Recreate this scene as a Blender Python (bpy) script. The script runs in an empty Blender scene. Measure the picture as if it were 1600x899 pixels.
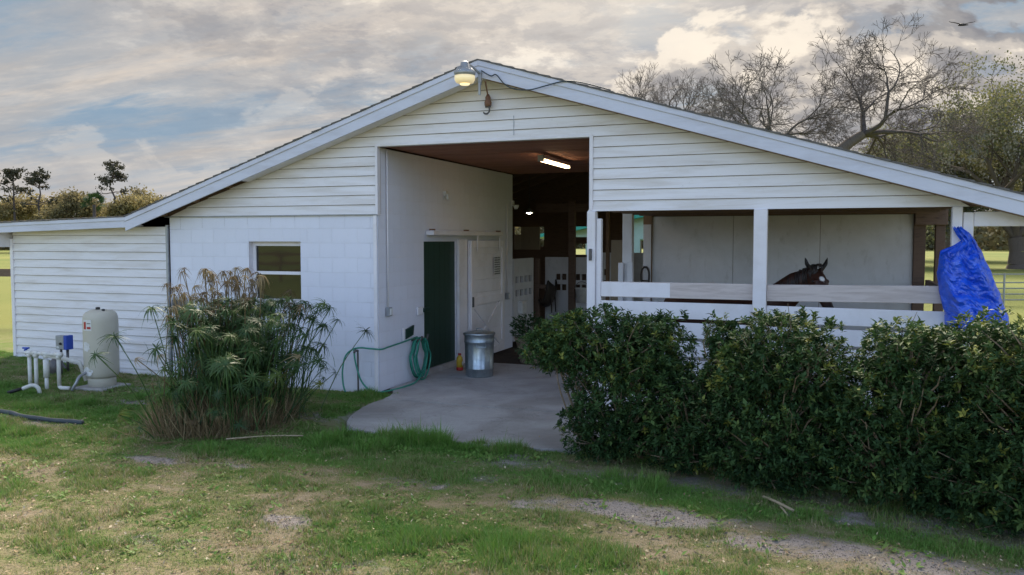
import bpy, bmesh, math, random
import numpy as np
from mathutils import Vector, Matrix
random.seed(7)
RNG = np.random.default_rng(7)
R = math.radians
scene = bpy.context.scene
COL = scene.collection

# ------------------------------------------------------------------ camera
cam_d = bpy.data.cameras.new('camera'); cam = bpy.data.objects.new('camera', cam_d); COL.objects.link(cam)
cam.location = (5.61, -9.74, 2.05); cam.rotation_euler = (R(86.7), 0, R(20.87))
cam_d.lens = 1300 / 1600 * 36; cam_d.sensor_width = 36; cam_d.clip_start = 0.05; cam_d.clip_end = 3000
scene.camera = cam

# ------------------------------------------------------------------ light
SUN_AZ = R(-15.0)      # measured from +Y, negative = towards -X
SUN_EL = R(41.0)
sd = Vector((math.sin(SUN_AZ) * math.cos(SUN_EL), math.cos(SUN_AZ) * math.cos(SUN_EL), math.sin(SUN_EL)))
sun_l = bpy.data.lights.new('sun', 'SUN'); sun_l.energy = 3.5; sun_l.angle = R(26); sun_l.color = (1, .88, .72)
sun = bpy.data.objects.new('sun', sun_l); COL.objects.link(sun)
sun.rotation_euler = sd.to_track_quat('Z', 'Y').to_euler(); sun.location = (0, 0, 30)

SKY_STRENGTH = 0.15
CLOUD = 0.30
HEAP_SCALE = 5.0; HEAP_LOC = (3.3, 8.1, 6.2)
def build_world():
    w = bpy.data.worlds.new('World'); scene.world = w; w.use_nodes = True
    nt = w.node_tree; N = nt.nodes; L = nt.links
    for n in list(N): N.remove(n)
    out = N.new('ShaderNodeOutputWorld'); bg = N.new('ShaderNodeBackground'); bg.inputs[1].default_value = SKY_STRENGTH
    L.new(bg.outputs[0], out.inputs[0])
    sky = N.new('ShaderNodeTexSky'); sky.sky_type = 'NISHITA'; sky.sun_disc = False
    sky.sun_elevation = SUN_EL; sky.sun_rotation = SUN_AZ; sky.air_density = 1.0; sky.dust_density = 1.5; sky.ozone_density = 1.5
    tc = N.new('ShaderNodeTexCoord')
    nrm = N.new('ShaderNodeVectorMath'); nrm.operation = 'NORMALIZE'; L.new(tc.outputs['Generated'], nrm.inputs[0])
    sep = N.new('ShaderNodeSeparateXYZ'); L.new(nrm.outputs[0], sep.inputs[0])
    def math_n(op, a, b=None, c=None, clamp=False):
        m = N.new('ShaderNodeMath'); m.operation = op; m.use_clamp = clamp
        for i, v in enumerate((a, b, c)):
            if v is None: continue
            if isinstance(v, (int, float)): m.inputs[i].default_value = v
            else: L.new(v, m.inputs[i])
        return m.outputs[0]
    zz = math_n('MAXIMUM', sep.outputs[2], 0.0); den = math_n('ADD', zz, 0.13)
    px = math_n('DIVIDE', sep.outputs[0], den); py = math_n('DIVIDE', sep.outputs[1], den)
    cmb = N.new('ShaderNodeCombineXYZ'); L.new(px, cmb.inputs[0]); L.new(py, cmb.inputs[1])
    def noise(vec, scale, detail, rough, dist, loc=(0, 0, 0), rot=0, scl=(1, 1, 1)):
        mp = N.new('ShaderNodeMapping'); L.new(vec, mp.inputs[0])
        mp.inputs['Location'].default_value = loc; mp.inputs['Rotation'].default_value = (0, 0, rot); mp.inputs['Scale'].default_value = scl
        n = N.new('ShaderNodeTexNoise'); n.inputs['Scale'].default_value = scale; n.inputs['Detail'].default_value = detail
        n.inputs['Roughness'].default_value = rough; n.inputs['Distortion'].default_value = dist
        L.new(mp.outputs[0], n.inputs['Vector']); return n.outputs['Fac']
    def ramp(fac, stops, interp='EASE'):
        r = N.new('ShaderNodeValToRGB'); r.color_ramp.interpolation = interp
        while len(r.color_ramp.elements) < len(stops): r.color_ramp.elements.new(0.5)
        for e, (p, c) in zip(r.color_ramp.elements, stops):
            e.position = p; e.color = (c if isinstance(c, tuple) else (c, c, c)) + (1,)
        L.new(fac, r.inputs[0]); return r.outputs[0]
    def mix(fac, a, b):
        m = N.new('ShaderNodeMix'); m.data_type = 'RGBA'
        if isinstance(fac, (int, float)): m.inputs[0].default_value = fac
        else: L.new(fac, m.inputs[0])
        for i, v in ((6, a), (7, b)):
            if isinstance(v, tuple): m.inputs[i].default_value = v + (1,)
            else: L.new(v, m.inputs[i])
        return m.outputs[2]
    def scale_col(c, k):
        m = N.new('ShaderNodeVectorMath'); m.operation = 'SCALE'; L.new(c, m.inputs[0]); m.inputs[3].default_value = k; return m.outputs[0]
    S = CLOUD / SKY_STRENGTH
    dn = N.new('ShaderNodeVectorMath'); dn.operation = 'DOT_PRODUCT'; L.new(nrm.outputs[0], dn.inputs[0]); dn.inputs[1].default_value = tuple(sd)
    dot = math_n('ADD', math_n('MULTIPLY', dn.outputs['Value'], .5), .5)
    front = ramp(dot, [(0.42, 0.0), (0.80, 1.0)])          # 1 = backlit cloud deck on the sun's side
    near = ramp(dot, [(0.86, 0.0), (0.955, 1.0)])
    # thin streaked high cloud
    wisp = noise(cmb.outputs[0], 0.9, 12, 0.64, 0.25, (3.1, 1.7, 0), R(-20), (0.45, 1.5, 1))
    wfac = ramp(wisp, [(0.39, 0.0), (0.53, .6), (0.66, .97)])
    wcol = ramp(noise(cmb.outputs[0], 1.6, 12, .64, .2, (7, 2, 0), R(-20), (.6, 1.3, 1)), [(0.32, (.42, .42, .46)), (.46, (.60, .56, .53)), (.62, (.90, .79, .68))])
    # broken mid-level layer, denser towards the sun
    alt = noise(cmb.outputs[0], 1.9, 12, 0.66, 0.15, (1.3, 5.2, 0), 0, (1, 1, 1))
    afac = math_n('MULTIPLY', ramp(alt, [(0.34, 0.0), (0.50, .8), (0.68, 1.0)]), math_n('ADD', math_n('MULTIPLY', near, .85), .08, clamp=True))
    acol = ramp(noise(cmb.outputs[0], 3.1, 12, .66, .15, (4.7, 0.6, 0)), [(0.33, (.33, .31, .33)), (.45, (.48, .45, .45)), (.54, (.74, .66, .59)), (.66, (1.25, 1.10, .92))])
    # low heaped clouds with bright rims
    hv = N.new('ShaderNodeCombineXYZ'); L.new(sep.outputs[0], hv.inputs[0]); L.new(sep.outputs[1], hv.inputs[1]); L.new(math_n('MULTIPLY', sep.outputs[2], 1.8), hv.inputs[2])
    heap = noise(hv.outputs[0], HEAP_SCALE, 10, 0.56, 0.25, HEAP_LOC)
    above = noise(hv.outputs[0], HEAP_SCALE, 10, 0.56, 0.25, tuple(a + b for a, b in zip(HEAP_LOC, (sd.x * .012, sd.y * .012, .075))))
    band = ramp(sep.outputs[2], [(0.0, .8), (0.23, 1.0), (0.31, 0.0)])
    east = ramp(math_n('ADD', math_n('MULTIPLY', sep.outputs[0], .5), .5), [(0.30, .25), (0.44, 1.0)])
    hfac = math_n('MULTIPLY', math_n('MULTIPLY', ramp(heap, [(0.515, 0.0), (0.55, .9), (0.64, 1.0)]), band), east)
    lit = math_n('ADD', math_n('MULTIPLY', math_n('SUBTRACT', heap, above), 5.0), .42, clamp=True)
    hcol = ramp(lit, [(0.15, (.30, .29, .31)), (0.45, (.42, .40, .40)), (0.68, (.74, .67, .60)), (0.95, (1.15, 1.02, .86))])
    blue = mix(front, sky.outputs[0], (.31 * S, .44 * S, .58 * S))
    c = mix(math_n('MULTIPLY', wfac, math_n('ADD', math_n('MULTIPLY', front, .72), .28)), blue, mix(front, (1.6 * S, 1.55 * S, 1.95 * S), scale_col(wcol, S)))  # unseen cloud opposite the sun is brightened and blued to light the facade
    c = mix(afac, c, scale_col(acol, S))
    c = mix(hfac, c, mix(front, (1.5 * S, 1.5 * S, 1.5 * S), scale_col(hcol, S)))
    # pale air near the horizon
    hz = ramp(sep.outputs[2], [(0.0, .75), (0.12, 0.0)])
    c = mix(hz, c, (.68 * S, .62 * S, .58 * S))
    # brightening of the deck where the sun stands behind it
    glow = ramp(dot, [(0.92, 0.0), (0.965, .5), (1.0, 1.0)])
    c = mix(math_n('MULTIPLY', glow, .7), c, (1.5 * S, 1.36 * S, 1.15 * S))
    L.new(c, bg.inputs[0])
build_world()
vs = scene.view_settings; vs.view_transform = 'Standard'; vs.look = 'None'; vs.gamma = 1; vs.use_curve_mapping = False
vs.exposure = 1.55

# ------------------------------------------------------------------ helpers: materials
def smoothstep(a, b, x):
    t = np.clip((x - a) / (b - a), 0, 1); return t * t * (3 - 2 * t)
class Mat:
    def __init__(s, name, rough=.6, spec=.4, metal=0):
        s.m = bpy.data.materials.new(name); s.m.use_nodes = True; s.nt = s.m.node_tree; s.N = s.nt.nodes; s.L = s.nt.links
        s.b = s.N['Principled BSDF']; s.b.inputs['Roughness'].default_value = rough
        s.b.inputs['Specular IOR Level'].default_value = spec; s.b.inputs['Metallic'].default_value = metal
        s.tc = s.N.new('ShaderNodeTexCoord')
    def noise(s, scale, detail=5, rough=.55, dist=0, scl=(1, 1, 1), coord='Object'):
        mp = s.N.new('ShaderNodeMapping'); s.L.new(s.tc.outputs[coord], mp.inputs[0]); mp.inputs['Scale'].default_value = scl
        n = s.N.new('ShaderNodeTexNoise'); n.inputs['Scale'].default_value = scale; n.inputs['Detail'].default_value = detail
        n.inputs['Roughness'].default_value = rough; n.inputs['Distortion'].default_value = dist
        s.L.new(mp.outputs[0], n.inputs['Vector']); return n.outputs['Fac']
    def attr(s, name):
        a = s.N.new('ShaderNodeAttribute'); a.attribute_name = name; return a.outputs['Fac']
    def rnd(s):
        return s.N.new('ShaderNodeObjectInfo').outputs['Random']
    def ramp(s, fac, stops, interp='LINEAR'):
        r = s.N.new('ShaderNodeValToRGB'); r.color_ramp.interpolation = interp
        while len(r.color_ramp.elements) < len(stops): r.color_ramp.elements.new(.5)
        for e, (p, c) in zip(r.color_ramp.elements, stops):
            e.position = p; e.color = (c if isinstance(c, tuple) else (c, c, c)) + (1,)
        s.L.new(fac, r.inputs[0]); return r.outputs[0]
    def mix(s, fac, a, b, mode='MIX'):
        m = s.N.new('ShaderNodeMix'); m.data_type = 'RGBA'; m.blend_type = mode
        for i, v in ((0, fac), (6, a), (7, b)):
            if isinstance(v, (int, float)): m.inputs[i].default_value = v if i == 0 else (v, v, v, 1)
            elif isinstance(v, tuple): m.inputs[i].default_value = v + (1,)
            else: s.L.new(v, m.inputs[i])
        return m.outputs[2]
    def math(s, op, a, b=0.0, clamp=False):
        m = s.N.new('ShaderNodeMath'); m.operation = op; m.use_clamp = clamp
        for i, v in ((0, a), (1, b)):
            if isinstance(v, (int, float)): m.inputs[i].default_value = v
            else: s.L.new(v, m.inputs[i])
        return m.outputs[0]
    def col(s, c):
        if isinstance(c, tuple): s.b.inputs['Base Color'].default_value = c + (1,)
        else: s.L.new(c, s.b.inputs['Base Color'])
        return s
    def bump(s, h, strength=.3, dist=.01):
        b = s.N.new('ShaderNodeBump'); b.inputs['Strength'].default_value = strength; b.inputs['Distance'].default_value = dist
        s.L.new(h, b.inputs['Height']); s.L.new(b.outputs[0], s.b.inputs['Normal']); return s
    def rough(s, f): s.L.new(f, s.b.inputs['Roughness']); return s

def simple(name, a, b=None, scale=8, rough=.6, spec=.4, metal=0, bump=0, bscale=60, scl=(1, 1, 1)):
    m = Mat(name, rough, spec, metal)
    if b is None: b = tuple(x * .75 for x in a)
    m.col(m.ramp(m.noise(scale, 6, .6, .3, scl), [(.3, a), (.7, b)]))
    if bump: m.bump(m.noise(bscale, 4, .6, 0, scl), bump, .004)
    return m.m

M = {}
def paint(name, base, grime, streak=(2.2, 2.2, .35), amount=.5, rough=.5):
    m = Mat(name, rough, .35)
    n1 = m.noise(2.6, 8, .65, .4, streak); n2 = m.noise(30, 5, .7, 0)
    f = m.ramp(n1, [(.45, 0.0), (.75, amount)]); c = m.mix(f, base, grime)
    c = m.mix(m.ramp(n2, [(.62, 0.0), (.72, .35)]), c, grime)
    r = m.rnd(); c = m.mix(m.math('MULTIPLY', r, .14), c, tuple(x * .72 for x in base))
    m.col(c); m.bump(n2, .12, .003); return m.m
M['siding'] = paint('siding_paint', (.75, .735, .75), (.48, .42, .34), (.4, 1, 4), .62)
M['block'] = paint('block_paint', (.72, .735, .82), (.54, .54, .58), (1, 1, .4), .35, .6)
M['mortar'] = simple('mortar_paint', (.76, .745, .79), rough=.7)
M['trim'] = paint('trim_paint', (.76, .74, .77), (.40, .37, .33), (1, 1, 1), .35)
M['fascia'] = paint('fascia_paint', (.58, .60, .69), (.40, .39, .42), (.6, 1, 3), .6)
M['rail_grey'] = paint('weathered_rail', (.58, .51, .48), (.28, .22, .19), (.6, 2, 6), .8, .8)
def wood(name, a, b, c, scl=(.5, 4, 4), rough=.75):
    m = Mat(name, rough, .25); g = m.noise(7, 8, .65, 1.2, scl)
    col = m.ramp(g, [(.3, a), (.5, b), (.7, c)])
    col = m.mix(m.math('MULTIPLY', m.rnd(), .45), col, tuple(x * .5 for x in a)); m.col(col); m.bump(g, .25, .004); return m.m
M['ceil'] = wood('ceiling_wood', (.33, .145, .10), (.42, .20, .14), (.24, .10, .07))
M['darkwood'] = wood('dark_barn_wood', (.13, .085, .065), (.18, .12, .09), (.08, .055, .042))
M['brownwood'] = wood('brown_wood', (.20, .13, .085), (.26, .17, .11), (.14, .09, .06), (4, 4, .5))
M['beige'] = wood('beige_panel', (.42, .36, .28), (.47, .41, .33), (.36, .30, .23), (3, 3, .6))
M['shingle'] = simple('shingle_grey', (.16, .15, .14), (.09, .085, .08), 20, .9, .2, bump=.6)
def panel():
    m = Mat('grey_panel_paint', .7, .25); n = m.noise(1.6, 8, .65, .5); n2 = m.noise(9, 6, .7, .2, (1, 1, .4))
    c = m.ramp(n, [(.3, (.50, .495, .51)), (.7, (.62, .62, .65))]); c = m.mix(m.ramp(n2, [(.55, 0.0), (.8, .5)]), c, (.25, .23, .21)); m.col(c); m.bump(n2, .1, .003); return m.m
M['panel'] = panel()
def concrete():
    m = Mat('concrete', .85, .25); n = m.noise(1.4, 10, .65, .6); n2 = m.noise(45, 5, .7); n3 = m.noise(.7, 4, .5, 1.0)
    c = m.ramp(n, [(.28, (.27, .255, .245)), (.5, (.38, .365, .355)), (.72, (.47, .46, .45))])
    c = m.mix(m.ramp(n3, [(.48, 0.0), (.66, .55)]), c, (.21, .19, .17)); c = m.mix(m.ramp(n2, [(.5, 0.0), (.8, .4)]), c, (.16, .15, .14))
    n4 = m.noise(.9, 5, .55, .4); crack = m.ramp(n4, [(.496, 0.0), (.5, .32), (.504, 0.0)]); c = m.mix(crack, c, (.09, .08, .07))
    m.col(c); m.bump(n2, .25, .004); return m.m
M['concrete'] = concrete()
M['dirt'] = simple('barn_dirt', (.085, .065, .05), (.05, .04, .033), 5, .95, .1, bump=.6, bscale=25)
M['black'] = simple('black_rubber', (.02, .02, .02), rough=.5)
M['green_door'] = paint('dark_green_paint', (.011, .040, .028), (.02, .05, .038), (1, 3, .5), .5, .45)
M['glass'] = (lambda m: (m.col((.012, .014, .012)), m.bump(m.noise(2.2, 2), .04, .02), m.m)[2])(Mat('window_glass', .04, .9))
M['galv'] = (lambda m: (m.col(m.ramp(m.noise(14, 6, .7, .4, (1, 1, .5)), [(.3, (.30, .36, .39)), (.7, (.50, .55, .58))])), m.rough(m.ramp(m.noise(9, 4), [(.3, .28), (.7, .5)])), m.m)[2])(Mat('galvanised', .35, .5, .9))
M['hose'] = simple('green_hose', (.025, .20, .14), (.04, .27, .19), 12, .4)
M['hose_dark'] = simple('dark_hose', (.035, .05, .06), (.06, .075, .085), 6, .6)
M['pvc'] = simple('white_pvc', (.72, .73, .72), (.55, .54, .5), 9, .4)
M['tank'] = simple('tank_paint', (.50, .475, .40), (.44, .42, .35), 4, .45)
M['metal_dark'] = simple('dark_metal', (.09, .09, .095), (.14, .13, .125), 20, .5, metal=.6)
M['metal_grey'] = simple('grey_metal', (.36, .38, .40), (.27, .28, .30), 12, .45, metal=.5)
M['rust'] = simple('rusty_metal', (.16, .075, .05), (.25, .15, .10), 30, .8, metal=.2, bump=.3)
M['blue_box'] = simple('blue_plastic', (.02, .07, .42), (.02, .06, .34), 8, .4)
M['white_plate'] = simple('white_plastic', (.68, .69, .69), (.55, .55, .54), 15, .45)
M['red'] = simple('red_print', (.45, .03, .025), rough=.5)
M['yellow'] = simple('yellow_plastic', (.62, .42, .04), rough=.5)
M['terracotta'] = simple('tan_planter', (.36, .27, .20), (.28, .21, .16), 10, .8, bump=.2)
M['teal'] = simple('teal_roof', (.03, .33, .24), (.03, .27, .20), 4, .4)
M['mint'] = simple('mint_siding', (.40, .56, .49), (.36, .50, .44), 4, .6)
M['leather'] = simple('dark_leather', (.022, .017, .014), (.035, .025, .02), 14, .5)
M['bark'] = wood('bark', (.10, .08, .065), (.15, .12, .10), (.06, .05, .042), (3, 3, .6), .95)
M['bark_far'] = simple('far_bark', (.10, .08, .075), (.07, .058, .054), 2, .95)
M['stem'] = wood('shrub_stem', (.20, .15, .10), (.26, .20, .14), (.13, .10, .07), (4, 4, .6), .9)
M['stick'] = simple('dry_stick', (.42, .34, .23), (.30, .24, .16), 12, .9)
def emit(name, c, s):
    m = Mat(name, .3); m.col(c); m.b.inputs['Emission Color'].default_value = c + (1,); m.b.inputs['Emission Strength'].default_value = s; return m.m
M['tube_lit'] = emit('lit_tube', (1, .74, .42), 3.0)
M['lens_lit'] = emit('lit_lens', (1, .80, .45), .11)
M['lens_core'] = emit('lit_core', (1, .85, .5), .32)
M['bulb_lit'] = emit('lit_bulb', (1, .9, .75), 14.0)
def leaf_mat(name, stops, rough=.45, spec=.4, trans=.25, attr='tint'):
    m = Mat(name, rough, spec); c = m.ramp(m.attr(attr), stops); m.col(c)
    tr = m.N.new('ShaderNodeBsdfTranslucent'); m.L.new(c, tr.inputs[0]); mx = m.N.new('ShaderNodeMixShader'); mx.inputs[0].default_value = trans
    out = m.N['Material Output']; m.L.new(m.b.outputs[0], mx.inputs[1]); m.L.new(tr.outputs[0], mx.inputs[2]); m.L.new(mx.outputs[0], out.inputs[0]); return m.m
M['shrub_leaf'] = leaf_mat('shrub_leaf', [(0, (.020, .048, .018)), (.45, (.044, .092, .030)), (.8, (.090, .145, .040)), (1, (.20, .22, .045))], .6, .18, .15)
M['pot_leaf'] = leaf_mat('pot_leaf', [(0, (.02, .06, .02)), (1, (.05, .12, .04))], .5)
M['pap_green'] = leaf_mat('papyrus_green', [(0, (.026, .065, .024)), (.6, (.065, .13, .036)), (1, (.22, .24, .05))], .5, .35, .25)
M['pap_dry'] = leaf_mat('papyrus_dry', [(0, (.11, .08, .045)), (.5, (.22, .165, .09)), (1, (.38, .31, .18))], .8, .2, .3)
M['grass'] = leaf_mat('grass_blade', [(0, (.46, .38, .26)), (.30, (.32, .29, .135)), (.58, (.185, .26, .075)), (1, (.13, .27, .05))], .6, .25, .3)
M['litter'] = leaf_mat('leaf_litter', [(0, (.16, .10, .055)), (.5, (.34, .25, .15)), (1, (.55, .47, .34))], .8, .2, .15)
M['oak_leaf'] = leaf_mat('oak_leaf', [(0, (.060, .072, .042)), (.6, (.105, .118, .058)), (1, (.20, .19, .075))], .7, .2, .35)
M['spring_leaf'] = leaf_mat('spring_leaf', [(0, (.14, .125, .07)), (.5, (.22, .19, .095)), (1, (.30, .255, .115))], .7, .2, .45)
M['pine_leaf'] = leaf_mat('pine_leaf', [(0, (.04, .045, .03)), (1, (.075, .07, .045))], .7, .2, .2)
M['palm_leaf'] = leaf_mat('palm_leaf', [(0, (.035, .07, .025)), (1, (.08, .13, .04))], .6, .3, .2)
M['moss'] = leaf_mat('grey_moss', [(0, (.14, .145, .125)), (1, (.25, .25, .21))], .9, .1, .4)
M['wood_far'] = leaf_mat('far_wood_leaf', [(0, (.06, .062, .04)), (.6, (.11, .105, .06)), (1, (.17, .145, .075))], .8, .1, .2)

def tarp_mat():
    m = Mat('blue_tarp', .17, .8); n = m.noise(7, 5, .6, .3); w = m.noise(260, 1, .5)
    m.col(m.ramp(n, [(.3, (.004, .055, .52)), (.7, (.012, .115, .78))])); m.bump(m.noise(17, 6, .7, .8), .45, .02)
    return m.m
M['tarp'] = tarp_mat()
def notice_mat():
    m = Mat('printed_notice', .6); sep = m.N.new('ShaderNodeSeparateXYZ'); m.L.new(m.tc.outputs['Generated'], sep.inputs[0])
    ln = m.math('FRACT', m.math('MULTIPLY', sep.outputs[2], 8.0)); line = m.math('GREATER_THAN', ln, .42)
    inside = m.math('MULTIPLY', m.math('GREATER_THAN', sep.outputs[1], .08), m.math('LESS_THAN', sep.outputs[1], .92))
    words = m.math('GREATER_THAN', m.noise(18, 2, .5, 0, (1, 1.3, .55), 'Generated'), .42)
    m.col(m.mix(m.math('MULTIPLY', m.math('MULTIPLY', line, inside), words), (.66, .66, .66), (.04, .04, .045))); return m.m
M['notice'] = notice_mat()

# ------------------------------------------------------------------ helpers: meshes
def link(name, me, mat=None, parent=None, smooth=False):
    o = bpy.data.objects.new(name, me); COL.objects.link(o)
    if mat is not None and not me.materials: me.materials.append(mat)
    if smooth:
        for p in me.polygons: p.use_smooth = True
    if parent is not None:
        o.parent = parent
        w = world_loc(parent); o.matrix_parent_inverse = Matrix.Translation(-w)
    return o
def world_loc(o):
    return Vector(o.get('_w', (0, 0, 0)))
def thing(name, label, cat, loc=(0, 0, 0), group=None):
    o = bpy.data.objects.new(name, None); COL.objects.link(o); o.location = loc; o['_w'] = loc; o.empty_display_size = .1
    o['label'] = label; o['category'] = cat
    if group: o['group'] = group
    return o
def tag(o, label, cat, group=None):
    o['label'] = label; o['category'] = cat
    if group: o['group'] = group
    return o
class MB:
    def __init__(s): s.v = []; s.f = []
    def raw(s, v, f):
        k = len(s.v); s.v += [tuple(p) for p in v]; s.f += [tuple(i + k for i in q) for q in f]; return s
    def hexa(s, p):   # 8 points: bottom 4 ccw, top 4 ccw
        return s.raw(p, [(3, 2, 1, 0), (4, 5, 6, 7), (0, 1, 5, 4), (1, 2, 6, 5), (2, 3, 7, 6), (3, 0, 4, 7)])
    def box(s, x0, x1, y0, y1, z0, z1):
        return s.hexa([(x0, y0, z0), (x1, y0, z0), (x1, y1, z0), (x0, y1, z0), (x0, y0, z1), (x1, y0, z1), (x1, y1, z1), (x0, y1, z1)])
    def tube(s, pts, r, n=8, cap=True):
        pts = [Vector(p) for p in pts]; rr = r if isinstance(r, (list, tuple)) else [r] * len(pts)
        k = len(s.v); up = None
        for i, p in enumerate(pts):
            d = (pts[min(i + 1, len(pts) - 1)] - pts[max(i - 1, 0)]).normalized()
            if up is None: up = d.orthogonal().normalized()
            up = (up - d * up.dot(d)); up = up.normalized() if up.length > 1e-5 else d.orthogonal().normalized(); sde = d.cross(up)
            for j in range(n):
                a = 2 * math.pi * j / n; q = p + (up * math.cos(a) + sde * math.sin(a)) * rr[i]; s.v.append(tuple(q))
        for i in range(len(pts) - 1):
            for j in range(n):
                a = k + i * n + j; b = k + i * n + (j + 1) % n; s.f.append((a, b, b + n, a + n))
        if cap:
            s.f.append(tuple(k + j for j in reversed(range(n)))); e = k + (len(pts) - 1) * n; s.f.append(tuple(e + j for j in range(n)))
        return s
    def lathe(s, prof, c=(0, 0, 0), n=24):
        k = len(s.v)
        for (r, z) in prof:
            for j in range(n):
                a = 2 * math.pi * j / n; s.v.append((c[0] + r * math.cos(a), c[1] + r * math.sin(a), c[2] + z))
        for i in range(len(prof) - 1):
            for j in range(n):
                a = k + i * n + j; b = k + i * n + (j + 1) % n; s.f.append((a, b, b + n, a + n))
        s.f.append(tuple(k + j for j in reversed(range(n)))); e = k + (len(prof) - 1) * n; s.f.append(tuple(e + j for j in range(n)))
        return s
    def build(s, name, mat, parent=None, smooth=False, bevel=0):
        me = bpy.data.meshes.new(name); me.from_pydata(s.v, [], s.f); me.update()
        if bevel:
            bm = bmesh.new(); bm.from_mesh(me); bmesh.ops.bevel(bm, geom=list(bm.edges), offset=bevel, segments=1, affect='EDGES', clamp_overlap=True); bm.to_mesh(me); bm.free()
        o = link(name, me, mat, parent, smooth)
        return o
def box(name, x0, x1, y0, y1, z0, z1, mat, parent=None, bevel=.004):
    return MB().box(x0, x1, y0, y1, z0, z1).build(name, mat, parent, False, bevel)
def big(name, V, F, mat, parent=None, tint=None, smooth=False, attrs=None):
    V = np.asarray(V, np.float32); F = np.asarray(F, np.int32); k = F.shape[1]
    me = bpy.data.meshes.new(name); me.vertices.add(len(V)); me.vertices.foreach_set('co', V.ravel())
    me.loops.add(F.size); me.loops.foreach_set('vertex_index', F.ravel())
    me.polygons.add(len(F)); me.polygons.foreach_set('loop_start', np.arange(0, F.size, k, dtype=np.int32))
    if smooth: me.polygons.foreach_set('use_smooth', np.ones(len(F), bool))
    me.update(calc_edges=True)
    A = dict(attrs or {});
    if tint is not None: A['tint'] = tint
    for n, a in A.items():
        at = me.attributes.new(n, 'FLOAT', 'POINT'); at.data.foreach_set('value', np.asarray(a, np.float32))
    return link(name, me, mat, parent)
def scatter(tv, tf, pos, mats, scale):
    """copies of a template mesh: tv (n,3), tf (m,k), pos (N,3), mats (N,3,3), scale (N,)"""
    tv = np.asarray(tv, float); tf = np.asarray(tf); N = len(pos)
    V = np.einsum('nij,vj->nvi', mats, tv) * scale[:, None, None] + pos[:, None, :]
    F = tf[None] + (np.arange(N) * len(tv))[:, None, None]
    return V.reshape(-1, 3), F.reshape(-1, tf.shape[1])
def frames(d, spin=None):
    """rotation matrices whose local Y axis is d (N,3), local Z as far up as it goes, spun at random"""
    d = d / np.linalg.norm(d, axis=1, keepdims=True); N = len(d)
    ref = np.tile([0., 0, 1], (N, 1)); ref[np.abs(d[:, 2]) > .95] = [1, 0, 0]
    x = np.cross(d, ref); x /= np.linalg.norm(x, axis=1, keepdims=True); z = np.cross(x, d)
    if spin is not None:
        c, s = np.cos(spin)[:, None], np.sin(spin)[:, None]; x, z = x * c + z * s, z * c - x * s
    return np.stack([x, d, z], axis=2)
def hash2(ix, iy, seed):
    h = (ix.astype(np.int64) * 374761393 + iy.astype(np.int64) * 668265263 + seed * 1442695041) & 0x7fffffff
    h = ((h ^ (h >> 13)) * 1274126177) & 0x7fffffff; return ((h ^ (h >> 16)) & 0xffff) / 65535.0
def vnoise(x, y, seed=0):
    ix = np.floor(x); iy = np.floor(y); fx = x - ix; fy = y - iy; fx = fx * fx * (3 - 2 * fx); fy = fy * fy * (3 - 2 * fy)
    a = hash2(ix, iy, seed); b = hash2(ix + 1, iy, seed); c = hash2(ix, iy + 1, seed); d = hash2(ix + 1, iy + 1, seed)
    return (a * (1 - fx) + b * fx) * (1 - fy) + (c * (1 - fx) + d * fx) * fy
def fbm(x, y, seed=0, o=4):
    t = 0; a = .5; n = 0
    for i in range(o): t = t + a * vnoise(x * 2 ** i, y * 2 ** i, seed + i * 17); n += a; a *= .5
    return t / n

def smooth_path(p, n=6):
    out = []; p = [Vector(q) for q in p]
    for i in range(len(p) - 1):
        p0 = p[max(i - 1, 0)]; p1 = p[i]; p2 = p[i + 1]; p3 = p[min(i + 2, len(p) - 1)]
        for k in range(n):
            t_ = k / n; out.append(.5 * ((2 * p1) + (p2 - p0) * t_ + (2 * p0 - 5 * p1 + 4 * p2 - p3) * t_ ** 2 + (-p0 + 3 * p1 - 3 * p2 + p3) * t_ ** 3))
    out.append(p[-1]); return out
# ------------------------------------------------------------------ ground
SAND = [(2.0, -4.81, .34, .17, .9), (-.25, -3.76, .34, .17, .9), (.58, -3.61, .28, .14, .8), (2.34, -3.59, .35, .12, .6), (4.33, -3.62, .85, .24, 1.05), (3.7, -3.75, .4, .15, .7),
        (5.5, -3.95, .55, .26, 1.0), (6.15, -4.0, .6, .25, 1.0), (6.7, -4.1, .5, .25, .8), (-2.75, -1.62, .42, .22, .9), (-.04, -1.63, .5, .22, .7), (2.75, -3.25, .45, .16, .55), (.45, -.85, .25, .7, .7),
        (-3.1, -1.0, .5, .25, .5), (-2.9, -2.98, .9, .12, .6), (-1.6, -2.6, .3, .15, .6), (1.0, -5.4, .8, .25, .35), (2.6, -5.3, .6, .3, .4), (4.6, -2.75, 2.0, .28, .55), (3.0, -2.6, .4, .3, .6), (6.6, -3.2, 1.5, .35, .5)]
GREEN = [(1.2, -2.55, .9, .28, 1.0), (2.3, -2.5, .9, .22, .9), (4.0, -2.98, .8, .25, .9), (5.0, -3.3, .8, .2, .8), (6.2, -3.6, .6, .2, .7), (-2.6, -2.3, 1.2, .5, .6), (-2.0, -1.2, 1.0, .8, .7), (-.1, -.4, .5, .35, .7), (3.3, -4.6, 1.3, .45, .55), (-3.5, -3.6, 1.6, .5, .6), (.4, -3.15, 1.2, .25, .9), (-4.6, -2.0, 1.2, .6, .5), (0.1, -1.2, .3, .5, .4)]
def field(L, x, y):
    out = np.zeros_like(x); wx = x + (fbm(x * 2.3, y * 2.3, 5) - .5) * .5; wy = y + (fbm(x * 2.3, y * 2.3, 9) - .5) * .3
    for (cx, cy, rx, ry, a) in L:
        d = np.sqrt(((wx - cx) / rx) ** 2 + ((wy - cy) / ry) ** 2); out = np.maximum(out, a * (1 - smoothstep(.45, 1.35, d)))
    return out
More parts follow.
